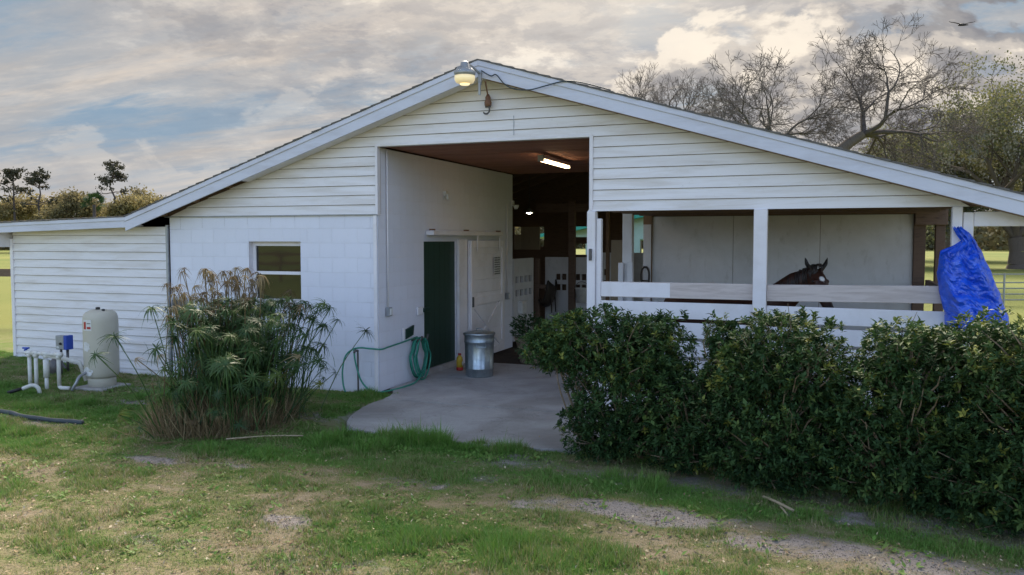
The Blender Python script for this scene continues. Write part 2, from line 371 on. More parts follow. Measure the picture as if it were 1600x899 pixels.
def sand_green(x, y):
    n = fbm(x * 1.1, y * 1.6, 21, 5); n2 = fbm(x * 5, y * 7, 33, 4)
    n3 = fbm(x * 14, y * 18, 57, 3)
    s = np.clip(field(SAND, x, y) * (.05 + 1.15 * n2 + .55 * n3) + smoothstep(.62, .75, n2) * .3, 0, 1)
    dry = smoothstep(-2.6, -5.0, y) * .14
    g = .60 + (n - .5) * .8 + field(GREEN, x, y) * .36 - dry + (n2 - .5) * .8 + (n3 - .5) * .5
    return s, np.clip(g, 0, 1)
def gz(x, y):
    x = np.asarray(x, float); y = np.asarray(y, float)
    r = .17 * smoothstep(-3.4, -6.8, x) + .05 * (fbm(x * .6, y * .6, 3) - .5) * smoothstep(.2, -1.2, y) + .030 * (fbm(x * 6, y * 6, 4) - .5)
    inside = smoothstep(-.10, .06, y) * smoothstep(-6.9, -6.7, x) * smoothstep(7.2, 7.0, x) * smoothstep(12.2, 12.0, y)
    apron = smoothstep(-2.2, -2.05, y) * smoothstep(.35, .55, x) * smoothstep(3.5, 3.3, x)
    return r * (1 - inside) - .09 * np.maximum(inside, apron) * (1 - .3 * inside) - .012
def axis(a, b, step, far):
    core = np.arange(a, b + 1e-6, step); out = []; d = step; p = b
    while p < far: d *= 1.35; p += d; out.append(p)
    lo = []; d = step; p = a
    while p > -far: d *= 1.35; p -= d; lo.append(p)
    return np.concatenate([lo[::-1], core, out])
def ground():
    xs = axis(-8.5, 8.5, .07, 900); ys = axis(-7.2, .2, .06, 900)
    X, Yy = np.meshgrid(xs, ys); x = X.ravel(); y = Yy.ravel(); z = gz(x, y); s, g = sand_green(x, y)
    nx = len(xs); ny = len(ys); i = np.arange(nx * ny).reshape(ny, nx)
    F = np.stack([i[:-1, :-1].ravel(), i[:-1, 1:].ravel(), i[1:, 1:].ravel(), i[1:, :-1].ravel()], 1)
    m = Mat('yard_ground', .95, .12)
    fine = m.noise(38, 6, .7, .2); mid = m.noise(9, 6, .65, .4); spk = m.noise(120, 3, .7)
    soil = m.ramp(mid, [(.3, (.18, .145, .11)), (.7, (.27, .225, .175))])
    turf = m.ramp(m.math('ADD', m.attr('green'), m.math('MULTIPLY', m.math('SUBTRACT', fine, .5), 1.1)), [(.05, (.31, .255, .185)), (.38, (.23, .21, .115)), (.70, (.15, .195, .062)), (1, (.105, .19, .045))])
    far = m.ramp(m.noise(.06, 5, .6, .4), [(.35, (.13, .165, .045)), (.65, (.20, .21, .065))])
    sandc = m.ramp(fine, [(.3, (.27, .24, .235)), (.7, (.38, .345, .34))])
    sandc = m.mix(m.ramp(spk, [(.55, 0.0), (.68, .7)]), sandc, (.15, .12, .09))
    c = m.mix(m.ramp(mid, [(.48, .0), (.72, .35)]), turf, soil)
    sf = m.ramp(m.math('ADD', m.math('ADD', m.attr('sand'), m.math('MULTIPLY', m.math('SUBTRACT', mid, .5), 1.3)), m.math('MULTIPLY', m.math('SUBTRACT', fine, .5), 1.1)), [(.30, 0.0), (.85, .9)])
    c = m.mix(sf, c, sandc)
    # beyond the yard the ground is pasture
    sep = m.N.new('ShaderNodeSeparateXYZ'); m.L.new(m.tc.outputs['Object'], sep.inputs[0])
    past = m.math('MAXIMUM', m.ramp(m.math('MULTIPLY', sep.outputs[1], .05), [(.08, 0.0), (.3, 1.0)]), m.ramp(m.math('MULTIPLY', sep.outputs[0], -.05), [(.35, 0.0), (.6, 1.0)]))
    c = m.mix(past, c, far)
    m.col(c); m.bump(fine, .9, .03)
    o = big('ground', np.stack([x, y, z], 1), F, m.m, attrs={'sand': s, 'green': g}, smooth=True); o['kind'] = 'structure'
ground()

def grass():
    N = 230000
    # more tufts nearer the lens, where each blade shows
    x = RNG.uniform(-8.2, 8.2, N * 2); y = -7.2 + 7.4 * RNG.random(N * 2) ** 1.0
    dist = np.hypot(x - 5.61, y + 9.74); s, g = sand_green(x, y)
    dense = g * .9 + .25
    keep = (RNG.random(len(x)) < dense) & (s + (RNG.random(len(x)) - .5) * .7 < .5)
    keep &= ~((x > .33) & (x < 3.6) & (y > -2.1))                 # concrete apron
    keep &= ~((x > -6.8) & (x < 7) & (y > -.03)) & ~((x > -.05) & (x < .33) & (y > .2))
    th = np.arctan2(x - 5.61, y + 9.74); keep &= (th > R(-56)) & (th < R(16))
    x, y, g = x[keep][:N], y[keep][:N], g[keep][:N]; N = len(x); z = gz(x, y) - .004
    lush = field(GREEN, x, y)
    cl = fbm(x * 3.3, y * 3.3, 81, 3)
    H = (.016 + .022 * RNG.random(N)) * (.65 + .5 * g) * (1 + 1.3 * lush * RNG.random(N)) * (.6 + 1.5 * smoothstep(.45, .75, cl))
    edge = ((y > -2.42) & (y < -2.08) & (x > .9) & (x < 3)); H[edge] *= 2.0
    V = []; T = []
    for b in range(4):
        a = RNG.uniform(0, 2 * math.pi, N); lean = RNG.uniform(.15, 1.1, N); h = H * RNG.uniform(.6, 1.2, N); w = RNG.uniform(.0022, .0042, N) * (1 + .5 * (np.hypot(x - 5.61, y + 9.74) > 8))
        ox = x + RNG.normal(0, .014, N); oy = y + RNG.normal(0, .014, N); dx, dy = np.cos(a), np.sin(a)
        p0 = np.stack([ox - dy * w, oy + dx * w, z], 1); p1 = np.stack([ox + dy * w, oy - dx * w, z], 1)
        p2 = np.stack([ox + dx * h * lean, oy + dy * h * lean, z + h], 1)
        V.append(np.stack([p0, p1, p2], 1)); t = np.clip(g * .95 + lush * .15 + RNG.normal(0, .26, N) + .06, 0, 1); T.append(np.repeat(t[:, None], 3, 1))
    V = np.concatenate(V).reshape(-1, 3); T = np.concatenate(T).ravel(); F = np.arange(len(V)).reshape(-1, 3)
    o = big('grass', V, F, M['grass'], tint=T); o['kind'] = 'stuff'; o['label'] = 'short patchy lawn grass over the yard in front of the barn'; o['category'] = 'grass'
    # low broad-leaved weeds between the grass
    nc = 620; cx = np.concatenate([RNG.uniform(-5.2, -1.6, 240), RNG.uniform(.6, 3.2, 90), RNG.uniform(-2, 7, 290)]); cy = np.concatenate([RNG.uniform(-2.9, -.4, 240), RNG.uniform(-2.75, -2.25, 90), RNG.uniform(-5.8, -2.9, 290)])
    K = 9; n = nc * K; ph = RNG.uniform(0, 6.28, n); x = np.repeat(cx, K) + RNG.normal(0, .05, n); y = np.repeat(cy, K) + RNG.normal(0, .05, n); d = np.stack([np.cos(ph), np.sin(ph), RNG.uniform(.1, .9, n)], 1)
    tv = [(0, 0, 0), (.22, .45, .06), (0, 1, -.05), (-.22, .45, .06)]; tf = np.array([(0, 1, 2), (0, 2, 3)]); keep = ~((x > -6.8) & (y > -.06)) & ~((x > .3) & (x < 3.6) & (y > -2.2))
    x, y, d = x[keep], y[keep], d[keep]; n = len(x); V, F = scatter(tv, tf, np.stack([x, y, gz(x, y) + .004], 1), frames(d, RNG.uniform(-.5, .5, n)), RNG.uniform(.025, .065, n)); o = big('weeds', V, F, M['grass'], tint=np.repeat(np.clip(RNG.normal(.78, .16, n), 0, 1), 4)); o['kind'] = 'stuff'; o['label'] = 'low broad-leaved weeds growing between the lawn grass'; o['category'] = 'weeds'
    # fallen leaves
    n = 15000; x = RNG.uniform(-4, 7.2, n); y = RNG.uniform(-6.8, -1.6, n)
    k = (RNG.random(n) < .25 + .75 * smoothstep(-3.3, -5.2, y)) & ~((x > .4) & (x < 3.5) & (y > -2.3) & (RNG.random(n) < .8)); x, y = x[k], y[k]; n = len(x)
    d = np.stack([RNG.normal(size=n), RNG.normal(size=n), RNG.normal(0, .35, n)], 1)
    tv = [(0, -.5, 0), (.22, 0, .08), (0, .5, .02), (-.22, 0, .08)]; tf = np.array([(0, 1, 2), (0, 2, 3)])
    V, F = scatter(tv, tf, np.stack([x, y, np.where((x > .4) & (x < 3.45) & (y > -2.1), .024, gz(x, y) + .014)], 1), frames(d, RNG.uniform(-.6, .6, n)), RNG.uniform(.012, .040, n))
    o = big('leaf_litter', V, F, M['litter'], tint=np.repeat(np.clip(RNG.normal(.55, .3, n), 0, 1), 4)); o['kind'] = 'stuff'; o['label'] = 'pale dry fallen leaves scattered over the foreground grass'; o['category'] = 'leaf litter'
grass()
def clods():
    n = 90000; x = RNG.uniform(-3.5, 7.5, n); y = RNG.uniform(-6.2, -1.0, n); s, g = sand_green(x, y); k = (s > .38) & ~((x > .3) & (x < 3.6) & (y > -2.25)); x, y = x[k][:7000], y[k][:7000]; n = len(x)
    tv = np.array([(1, 0, 0), (-1, 0, 0), (0, 1, 0), (0, -1, 0), (0, 0, .7), (0, 0, -.7)]) * .5; tf = np.array([(0, 2, 4), (2, 1, 4), (1, 3, 4), (3, 0, 4), (2, 0, 5), (1, 2, 5), (3, 1, 5), (0, 3, 5)])
    d = RNG.normal(size=(n, 3)); V, F = scatter(tv, tf, np.stack([x, y, gz(x, y) + .003], 1), frames(d), RNG.uniform(.004, .012, n) * (1 + .8 * (RNG.random(n) < .08)))
    o = big('soil_clods', V, F, M['clod']); o['kind'] = 'stuff'; o['label'] = 'small crumbs of dry sandy soil on the worn bare patches'; o['category'] = 'soil'
M['clod'] = simple('dry_soil', (.28, .245, .225), (.18, .15, .13), 3, .95, .1)
clods()

# ------------------------------------------------------------------ concrete apron and floors
def poly_slab(name, pts, z0, z1, mat, parent=None, bevel=.01):
    n = len(pts); mb = MB(); v = [(p[0], p[1], z0) for p in pts] + [(p[0], p[1], z1) for p in pts]
    mb.raw(v, [tuple(reversed(range(n))), tuple(range(n, 2 * n))] + [(i, (i + 1) % n, (i + 1) % n + n, i + n) for i in range(n)])
    o = mb.build(name, mat, parent)
    if bevel:
        bm = bmesh.new(); bm.from_mesh(o.data); e = [e for e in bm.edges if all(abs(v.co.z - z1) < 1e-4 for v in e.verts)]
        bmesh.ops.bevel(bm, geom=e, offset=bevel, segments=2, affect='EDGES'); bm.to_mesh(o.data); bm.free()
    return o
apron = bpy.data.objects.new('concrete_apron', None); COL.objects.link(apron); apron['kind'] = 'structure'; apron['_w'] = (0, 0, 0)
poly_slab('slab_panel', [(.315, -.484), (.31, -.77), (.34, -1.02), (.40, -1.27), (.48, -1.54), (.59, -1.78), (.72, -1.96), (.86, -2.07), (1.02, -2.13), (1.58, -2.16), (2.34, -2.23), (2.74, -2.22), (3.17, -2.13), (3.5, -1.95), (3.5, -.484)][::1], -.1, .018, M['concrete'], apron)
poly_slab('slab_panel', [(.02, .22), (.12, .12), (.22, -.05), (.30, -.30), (.31, -.474), (3.5, -.474), (3.5, -.02), (2.86, -.02), (2.86, 2.9), (.012, 2.9)], -.1, .02, M['concrete'], apron)
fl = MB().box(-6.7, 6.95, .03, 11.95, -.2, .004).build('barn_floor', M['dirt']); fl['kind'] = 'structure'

# ------------------------------------------------------------------ the barn
barn = thing('barn', 'white gabled horse barn with open centre aisle, lap siding and painted block walls', 'barn')
RX, RZ, SL, SR = 1.57, 4.24, .327, .300          # ridge and the two slopes
def roof_z(x): return RZ - (SL * (RX - x) if x < RX else SR * (x - RX))
KX = -4.08                                      # where the lean-to shed roof starts
def shed_z(x): return roof_z(KX) - .027 * (KX - x)
def holed(name, u0, u1, v0, v1, holes, t0, t1, plane, mat, parent):
    """wall panel with rectangular holes; plane 'y' = x/z panel, 'x' = y/z panel"""
    us = sorted({u0, u1, *[h[i] for h in holes for i in (0, 1)]}); vs_ = sorted({v0, v1, *[h[i] for h in holes for i in (2, 3)]}); mb = MB()
    us = [u for u in us if u0 <= u <= u1]; vs_ = [v for v in vs_ if v0 <= v <= v1]
    solid = lambda a, b: not any(h[0] <= a <= h[1] and h[2] <= b <= h[3] for h in holes)
    for i in range(len(us) - 1):
        for j in range(len(vs_) - 1):
            if solid((us[i] + us[i + 1]) / 2, (vs_[j] + vs_[j + 1]) / 2):
                if plane == 'y': mb.box(us[i], us[i + 1], t0, t1, vs_[j], vs_[j + 1])
                else: mb.box(t0, t1, us[i], us[i + 1], vs_[j], vs_[j + 1])
    o = mb.build(name, mat, parent)
    bm = bmesh.new(); bm.from_mesh(o.data); bmesh.ops.remove_doubles(bm, verts=bm.verts, dist=1e-4)
    seen = {}
    for f in bm.faces: seen.setdefault(tuple(round(c, 4) for c in f.calc_center_median()), []).append(f)
    bmesh.ops.delete(bm, geom=[f for fs in seen.values() if len(fs) > 1 for f in fs], context='FACES')
    bm.to_mesh(o.data); bm.free(); return o
block_cache = {}
def block_mesh(L, H, d=.0035):
    key = (round(L, 3), round(H, 3), d)
    if key not in block_cache:
        a, b, c = L / 2, H / 2, .003; me = bpy.data.meshes.new('block')
        v = [(-a, 0, -b), (a, 0, -b), (a, 0, b), (-a, 0, b), (-a + c, -d, -b + c), (a - c, -d, -b + c), (a - c, -d, b - c), (-a + c, -d, b - c)]
        me.from_pydata(v, [], [(4, 5, 6, 7), (0, 1, 5, 4), (1, 2, 6, 5), (2, 3, 7, 6), (3, 0, 4, 7), (3, 2, 1, 0)]); me.materials.append(M['block']); block_cache[key] = me
    return block_cache[key]
def blocks(parent, u0, u1, v0, v1, holes, place, depth=.0017):
    row = 0; z = v0
    while z < v1 - .02:
        h = min(.2, v1 - z); cuts = [u0]; u = u0 + (.4 if row % 2 == 0 else .2)
        while u < u1 - .03: cuts.append(u); u += .4
        cuts.append(u1)
        for a, b in zip(cuts[:-1], cuts[1:]):
            segs = [(a, b, z, z + h)]
            for hl in holes:
                new = []
                for (p, q, r, s) in segs:
                    if q <= hl[0] or p >= hl[1] or s <= hl[2] or r >= hl[3]: new.append((p, q, r, s)); continue
                    if p < hl[0]: new.append((p, hl[0], r, s))
                    if q > hl[1]: new.append((hl[1], q, r, s))
                    m0, m1 = max(p, hl[0]), min(q, hl[1])
                    if r < hl[2]: new.append((m0, m1, r, hl[2]))
                    if s > hl[3]: new.append((m0, m1, hl[3], s))
                segs = new
            for (p, q, r, s) in segs:
                if q - p < .02 or s - r < .015: continue
                o = bpy.data.objects.new('block', block_mesh(q - p - .002, s - r - .002, depth)); COL.objects.link(o); o.parent = parent
                place(o, (p + q) / 2, (r + s) / 2)
        z += .2; row += 1
WIN = (-2.11, -1.24, 1.16, 2.02)
fw = holed('block_wall', -3.53, -.012, -.08, 2.385, [WIN], .0, .2, 'y', M['mortar'], barn)
def put_front(o, u, v): o.location = (u, -.001, v)
blocks(fw, -3.53, -.012, 0, 2.385, [WIN], put_front)
GD = (1.33, 2.46, .0, 2.02)
aw = holed('aisle_wall', .0, 5.03, -.08, 3.27, [GD], -.2, -.012, 'x', M['mortar'], barn)
def put_aisle(o, u, v): o.location = (-.011, u, v); o.rotation_euler = (0, 0, R(90))
blocks(aw, .0, 5.03, 0, 3.27, [GD], put_aisle, .0012)
box('corner_board', -.075, -.022, -.022, -.012, .0, 2.38, M['trim'], barn, .002)
# rest of the closed room and the far structure
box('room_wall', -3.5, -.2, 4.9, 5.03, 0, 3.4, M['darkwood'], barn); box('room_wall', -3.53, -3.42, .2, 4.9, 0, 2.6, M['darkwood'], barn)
# siding boards -------------------------------------------------
E_B = .1275
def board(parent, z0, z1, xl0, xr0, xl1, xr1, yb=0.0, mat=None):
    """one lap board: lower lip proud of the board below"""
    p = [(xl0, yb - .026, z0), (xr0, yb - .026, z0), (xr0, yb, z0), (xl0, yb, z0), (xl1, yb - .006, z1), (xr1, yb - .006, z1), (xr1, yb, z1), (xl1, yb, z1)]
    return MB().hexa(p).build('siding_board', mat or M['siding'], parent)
under = .165
def xl(z): return RX - (RZ - under - z) / SL
def xr(z): return RX + (RZ - under - z) / SR
g_pts = [(-3.6, 2.39), (0, 2.39), (0, 3.3), (2.9, 3.3), (2.9, 2.39), (6.9, 2.39)]
gw = MB()
def sheathing(x0, x1, z0, y0=.0, y1=.06):
    xs_ = [x0] + ([RX] if x0 < RX < x1 else []) + [x1]
    for a, b in zip(xs_[:-1], xs_[1:]):
        gw.hexa([(a, y0, z0), (b, y0, z0), (b, y1, z0), (a, y1, z0), (a, y0, roof_z(a) - .1), (b, y0, roof_z(b) - .1), (b, y1, roof_z(b) - .1), (a, y1, roof_z(a) - .1)])
sheathing(-4.6, 0, 2.39); sheathing(0, 2.9, 3.3); sheathing(2.9, 7.4, 2.39)
gable = gw.build('gable_wall', M['darkwood'], barn)
z = 2.39; i = 0
while z < 4.0:
    z1 = z + E_B; zt = min(z1, RZ - under - .004)
    segs = [(max(xl(z), -4.2), -.035, max(xl(zt), -4.2), -.035), (2.945, min(xr(z), 7.1), 2.945, min(xr(zt), 7.1))] if z1 < 3.34 else [(xl(z), xr(z), xl(zt), xr(zt))]
    if i == 0: segs[0] = (-3.5, -.035, max(xl(zt), -3.5), -.035); segs[1] = (2.885, 6.95, 2.945, min(xr(zt), 6.95))
    for (a0, b0, a1, b1) in segs:
        if b0 - a0 > .1: 
            if b1 - a1 < .02: a1 = b1 = (a0 + b0) / 2
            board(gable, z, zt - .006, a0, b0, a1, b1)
    z = z1; i += 1
box('opening_trim', -.034, .004, -.034, .05, 2.375, 3.30, M['trim'], barn, .003)
box('opening_trim', 2.90, 2.944, -.036, .05, 2.40, 3.29, M['trim'], barn, .003)
box('opening_header', -.03, 2.944, -.030, .08, 3.275, 3.31, M['trim'], barn, .003)
box('board_seam', 1.925, 1.931, -.0275, -.02, 3.34, 3.58, M['metal_grey'], barn, 0)
# shed wall
sw = MB().box(-6.76, -3.56, .0, .06, .0, 2.25).build('shed_wall', M['darkwood'], barn)
z = 2.245 - .127 * 18; k = 0
while z < 2.2:
    zt = z + .127; hi = zt
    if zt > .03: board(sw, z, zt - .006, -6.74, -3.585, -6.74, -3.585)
    z = zt; k += 1
box('corner_board', -6.80, -6.735, -.034, .03, .05, 2.06, M['trim'], barn, .004)
box('corner_board', -3.583, -3.545, -.036, .0, .05, 2.265, M['metal_grey'], barn, .003)
box('head_flashing', -3.60, .0, -.036, -.004, 2.375, 2.388, M['metal_grey'], barn, .002)
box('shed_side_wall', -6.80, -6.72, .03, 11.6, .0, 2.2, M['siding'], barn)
# roof ----------------------------------------------------------
OY = -.30
def slope_part(name, xa, xb, za, zb, y0, y1, d0, d1, mat, parent, bevel=.0):
    """a piece that follows a roof slope: from xa (height za) to xb (zb); d0..d1 below the roof top"""
    return MB().hexa([(xa, y0, za - d1), (xb, y0, zb - d1), (xb, y1, zb - d1), (xa, y1, za - d1), (xa, y0, za - d0), (xb, y0, zb - d0), (xb, y1, zb - d0), (xa, y1, za - d0)]).build(name, mat, parent, False, bevel)
XE = 9.2; XS = -7.35; XW = 7.1
roof = slope_part('roof', KX, RX, roof_z(KX), RZ, OY + .02, 12.0, .012, .07, M['darkwood'], barn)
slope_part('roof_deck', RX, XW, RZ, roof_z(XW), OY + .02, 12.0, .012, .07, M['darkwood'], roof)
slope_part('roof_deck', XW, XE, roof_z(XW), roof_z(XE), OY + .02, .45, .012, .07, M['darkwood'], roof)
slope_part('roof_deck', XS, KX, shed_z(XS), shed_z(KX), OY + .02, 12.0, .012, .07, M['darkwood'], roof)
# shingle courses with slightly uneven ends along the rake
def shingles(xa, xb, za, zb, n, ye=12.05):
    for i in range(n):
        a = xa + (xb - xa) * i / n; b = xa + (xb - xa) * (i + 1) / n; fa = za + (zb - za) * i / n; fb = za + (zb - za) * (i + 1) / n
        lo_first = za < zb; t = .012
        e = OY - .022 - random.random() * .014
        da, db = (t, 0) if lo_first else (0, t)
        MB().hexa([(a, e, fa - .011), (b, e, fb - .011), (b, ye, fb - .011), (a, ye, fa - .011), (a, e, fa + da), (b, e, fb + db), (b, ye, fb + db), (a, ye, fa + da)]).build('shingle_course', M['shingle'], roof)
shingles(KX, RX, roof_z(KX), RZ, 38); shingles(RX, XW, RZ, roof_z(XW), 36); shingles(XW, XE, roof_z(XW), roof_z(XE), 14, .5); shingles(XS, KX, shed_z(XS), shed_z(KX), 20)
# rake boards: a wide fascia and a narrow strip on top of it
for (a, b, fa, fb) in ((KX, RX, roof_z(KX), RZ), (RX, XE, RZ, roof_z(XE)), (XS, KX, shed_z(XS), shed_z(KX))):
    sh = a == XS
    slope_part('fascia', a, b, fa, fb, OY - .002, OY + .022, .02, .165 if sh else .215, M['fascia'], roof, .003)
    slope_part('rake_trim', a, b, fa, fb, OY - .016, OY - .003, .012, .065 if sh else .078, M['fascia'], roof, .003)
# boxed soffit on most of the left rake; a stretch above the shed has lost it
slope_part('soffit', -2.05, RX, roof_z(-2.05), RZ, OY + .022, -.028, .185, .195, M['trim'], roof)
slope_part('soffit', RX, XE, RZ, roof_z(XE), OY + .022, -.028, .150, .160, M['trim'], roof)
slope_part('soffit', XS, -4.0, shed_z(XS), shed_z(-4.0), OY + .022, -.028, .135, .145, M['trim'], roof)
slope_part('soffit_trim', RX + .1, XE, roof_z(RX + .1), roof_z(XE), OY + .024, OY + .05, .2, .225, M['brownwood'], roof)
for k in range(3):
    xx = -2.4 - k * .6; slope_part('rafter_end', xx, xx + .04, roof_z(xx), roof_z(xx + .04), OY + .022, .0, .07, .16, M['brownwood'], roof)
MB().hexa([(-7.3, OY + .03, 2.13), (-6.80, OY + .03, 1.93), (-6.80, .03, 1.93), (-7.3, .03, 2.13), (-7.3, OY + .03, 2.165), (-6.80, OY + .03, 2.165), (-6.80, .03, 2.165), (-7.3, .03, 2.165)]).build('eave_return', M['trim'], barn)
# ceiling planks over the front of the aisle, loft over the stall
cz = 3.285
yy = .07; 
while yy < 5.0:
    w = .185; dz = random.uniform(0, .006)
    box('ceiling_plank', .002, 2.9, yy, yy + w - .006, cz + dz, cz + .03 + dz, M['ceil'], barn, .003); yy += w
box('loft_floor', 2.9, 6.9, .06, 5.0, 2.50, 2.56, M['darkwood'], barn); box('loft_wall', 2.9, 2.96, .06, 5.0, 2.56, 3.5, M['darkwood'], barn)
for k in range(9): box('loft_joist', 2.96, 6.9, .3 + k * .55, .35 + k * .55, 2.40, 2.50, M['darkwood'], barn)
# window -------------------------------------------------------
win = MB()
x0, x1, z0, z1 = WIN; yb = .085
for a in ((x0, x0 + .05, z0, z1), (x1 - .05, x1, z0, z1), (x0 + .05, x1 - .05, z1 - .06, z1), (x0 + .05, x1 - .05, z0, z0 + .05)): win.box(a[0], a[1], yb, yb + .06, a[2], a[3])
win = win.build('window', M['trim'], barn)
box('meeting_rail', x0 + .05, x1 - .05, yb - .012, yb + .05, 1.555, 1.60, M['trim'], win, .003)
box('window_sill', x0 - .02, x1 + .02, -.03, .085, z0 - .05, z0, M['trim'], win, .005)
box('pane', x0 + .05, x1 - .05, yb + .02, yb + .026, 1.60, z1 - .06, M['glass'], win, 0); box('pane', x0 + .05, x1 - .05, yb + .03, yb + .036, z0 + .05, 1.555, M['glass'], win, 0)
# green door in the aisle wall ----------------------------------
gd = box('green_door', -.075, -.03, 1.33, 2.46, .10, 2.02, M['green_door'], barn, .003); gd['label'] = 'dark green plank door set in the block wall'
for k in range(1, 6): box('plank_seam', -.031, -.028, 1.33 + k * .19, 1.334 + k * .19, .12, 2.0, M['black'], gd, 0)
box('door_sill', -.2, .03, 1.32, 2.47, .0, .10, M['concrete'], barn, .006)
box('latch_bar', .0, .05, 1.22, 1.42, .98, 1.04, M['green_door'], gd, .004)
box('latch_plate', .0, .03, 1.06, 1.22, .95, 1.06, M['trim'], gd, .004)
# sliding door ---------------------------------------------------
sdx = .05
sdoor = MB().box(sdx, sdx + .025, 2.81, 4.30, .06, 2.03).build('sliding_door', M['trim'], barn, False, .003)
for k in range(9): box('plank', sdx + .025, sdx + .037, 2.83, 4.28, .08 + k * .216, .08 + k * .216 + .210, M['trim'], sdoor, .003)
for (a, b, c, d) in ((2.81, 2.92, .06, 2.03), (4.19, 4.30, .06, 2.03), (2.92, 4.19, 1.92, 2.03), (2.92, 4.19, .06, .17), (2.92, 4.19, .96, 1.08)): box('door_frame', sdx + .036, sdx + .062, a, b, c, d, M['trim'], sdoor, .004)
for (p, q) in (((2.94, .18), (4.17, .95)), ((2.94, .95), (4.17, .18))):
    L = math.hypot(q[0] - p[0], q[1] - p[1]); nx_, nz_ = -(q[1] - p[1]) / L * .045, (q[0] - p[0]) / L * .045; o = 0 if p[1] < .5 else .004
    MB().hexa([(sdx + .036, p[0] - nx_, p[1] - nz_), (sdx + .055 + o, p[0] - nx_, p[1] - nz_), (sdx + .055 + o, q[0] - nx_, q[1] - nz_), (sdx + .036, q[0] - nx_, q[1] - nz_), (sdx + .036, p[0] + nx_, p[1] + nz_), (sdx + .055 + o, p[0] + nx_, p[1] + nz_), (sdx + .055 + o, q[0] + nx_, q[1] + nz_), (sdx + .036, q[0] + nx_, q[1] + nz_)]).build('brace', M['trim'], sdoor)
box('handle', sdx + .062, sdx + .085, 2.835, 2.875, .93, 1.10, M['metal_dark'], sdoor, .004)
for y_ in (3.05, 4.05): box('hanger', sdx + .062, sdx + .072, y_, y_ + .06, 1.85, 2.14, M['trim'], sdoor, .002)
tr = box('door_track', .0, .13, 1.38, 4.2, 2.115, 2.185, M['trim'], barn, .006)
for y_ in (1.45, 2.7, 4.1): box('bracket', .02, .10, y_, y_ + .05, 2.186, 2.21, M['rust'], tr, .003)
box('door_jamb', .0, .045, 2.47, 2.80, .02, 2.05, M['trim'], barn, .004)
# stall front: posts and boards ----------------------------------
P1 = box('post', 2.885, 2.985, -.07, .06, 0, 2.388, M['trim'], barn, .006)
box('post', 2.99, 3.05, -.03, .05, 0, 2.30, M['trim'], barn, .005)
box('post', 4.815, 4.96, -.105, .03, 0, 2.388, M['trim'], barn, .006)
P3 = box('post', 6.79, 6.885, -.06, .06, 0, 2.388, M['trim'], barn, .006); box('post', 6.892, 6.99, -.045, .05, 0, 2.33, M['trim'], barn, .006)
box('lintel', 6.992, 9.05, -.04, .05, 2.185, 2.335, M['trim'], barn, .005); box('post', 8.75, 8.88, -.06, .06, -.1, 2.185, M['trim'], barn, .006)
box('post_hook', 2.92, 2.95, -.115, -.07, 1.80, 1.94, M['metal_dark'], P1, .006)
def rail(x0, x1, z0, z1, mat, dz=0, tilt=0):
    MB().hexa([(x0, -.03, z0), (x1, -.03, z0 + tilt), (x1, .012, z0 + tilt), (x0, .012, z0), (x0, -.03, z1), (x1, -.03, z1 + tilt), (x1, .012, z1 + tilt), (x0, .012, z1)]).build('rail_board', mat, barn, False, .005)
rail(3.052, 4.813, 1.365, 1.548, M['rail_grey'], tilt=.0); rail(4.962, 6.788, 1.36, 1.545, M['rail_grey'], tilt=.02)
box('fresh_paint_patch', 3.056, 3.88, -.0335, -.0305, 1.372, 1.542, M['trim'], barn, 0)
for (za, zb) in ((1.13, 1.32), (.905, 1.085), (.69, .87), (.47, .65), (.25, .43), (.03, .21)):
    rail(3.052, 4.813, za, zb, M['trim'], tilt=-.005); rail(4.962, 6.788, za - .012, zb - .012, M['trim'], tilt=-.012)
# stall interior
for k in range(3): box('wall_sheet', 3.062 + k * 1.211, 3.062 + (k + 1) * 1.211 - .006, 3.0, 3.03, .05, 2.40, M['panel'], barn, .003)
box('post', 2.93, 3.06, 2.95, 3.08, 0, 2.5, M['brownwood'], barn, .005); box('post_face', 2.935, 3.055, 2.93, 2.948, .1, 2.28, M['panel'], barn, .003)
pm = box('post', 2.845, 2.985, 1.93, 2.07, 0, 2.5, M['panel'], barn, .006); box('post_cleat', 2.80, 2.875, 1.87, 1.928, 0, 1.72, M['panel'], pm, .006); box('post_cleat', 2.93, 3.01, 1.87, 1.928, 0, 1.73, M['panel'], pm, .006)
for (a, b) in ((6.69, 6.84), (6.96, 7.08)): box('post', a, b, 2.96, 3.09, 0, 2.45, M['darkwood'], barn, .006)
box('side_rail', 6.84, 6.90, .1, 2.9, 1.3, 1.5, M['darkwood'], barn); box('side_rail', 6.84, 6.90, .1, 2.9, .7, .9, M['darkwood'], barn); box('side_rail', 6.84, 6.90, .1, 2.9, .15, .35, M['darkwood'], barn)
box('header_beam', 6.7, 7.1, 2.9, 3.1, 2.25, 2.5, M['darkwood'], barn)
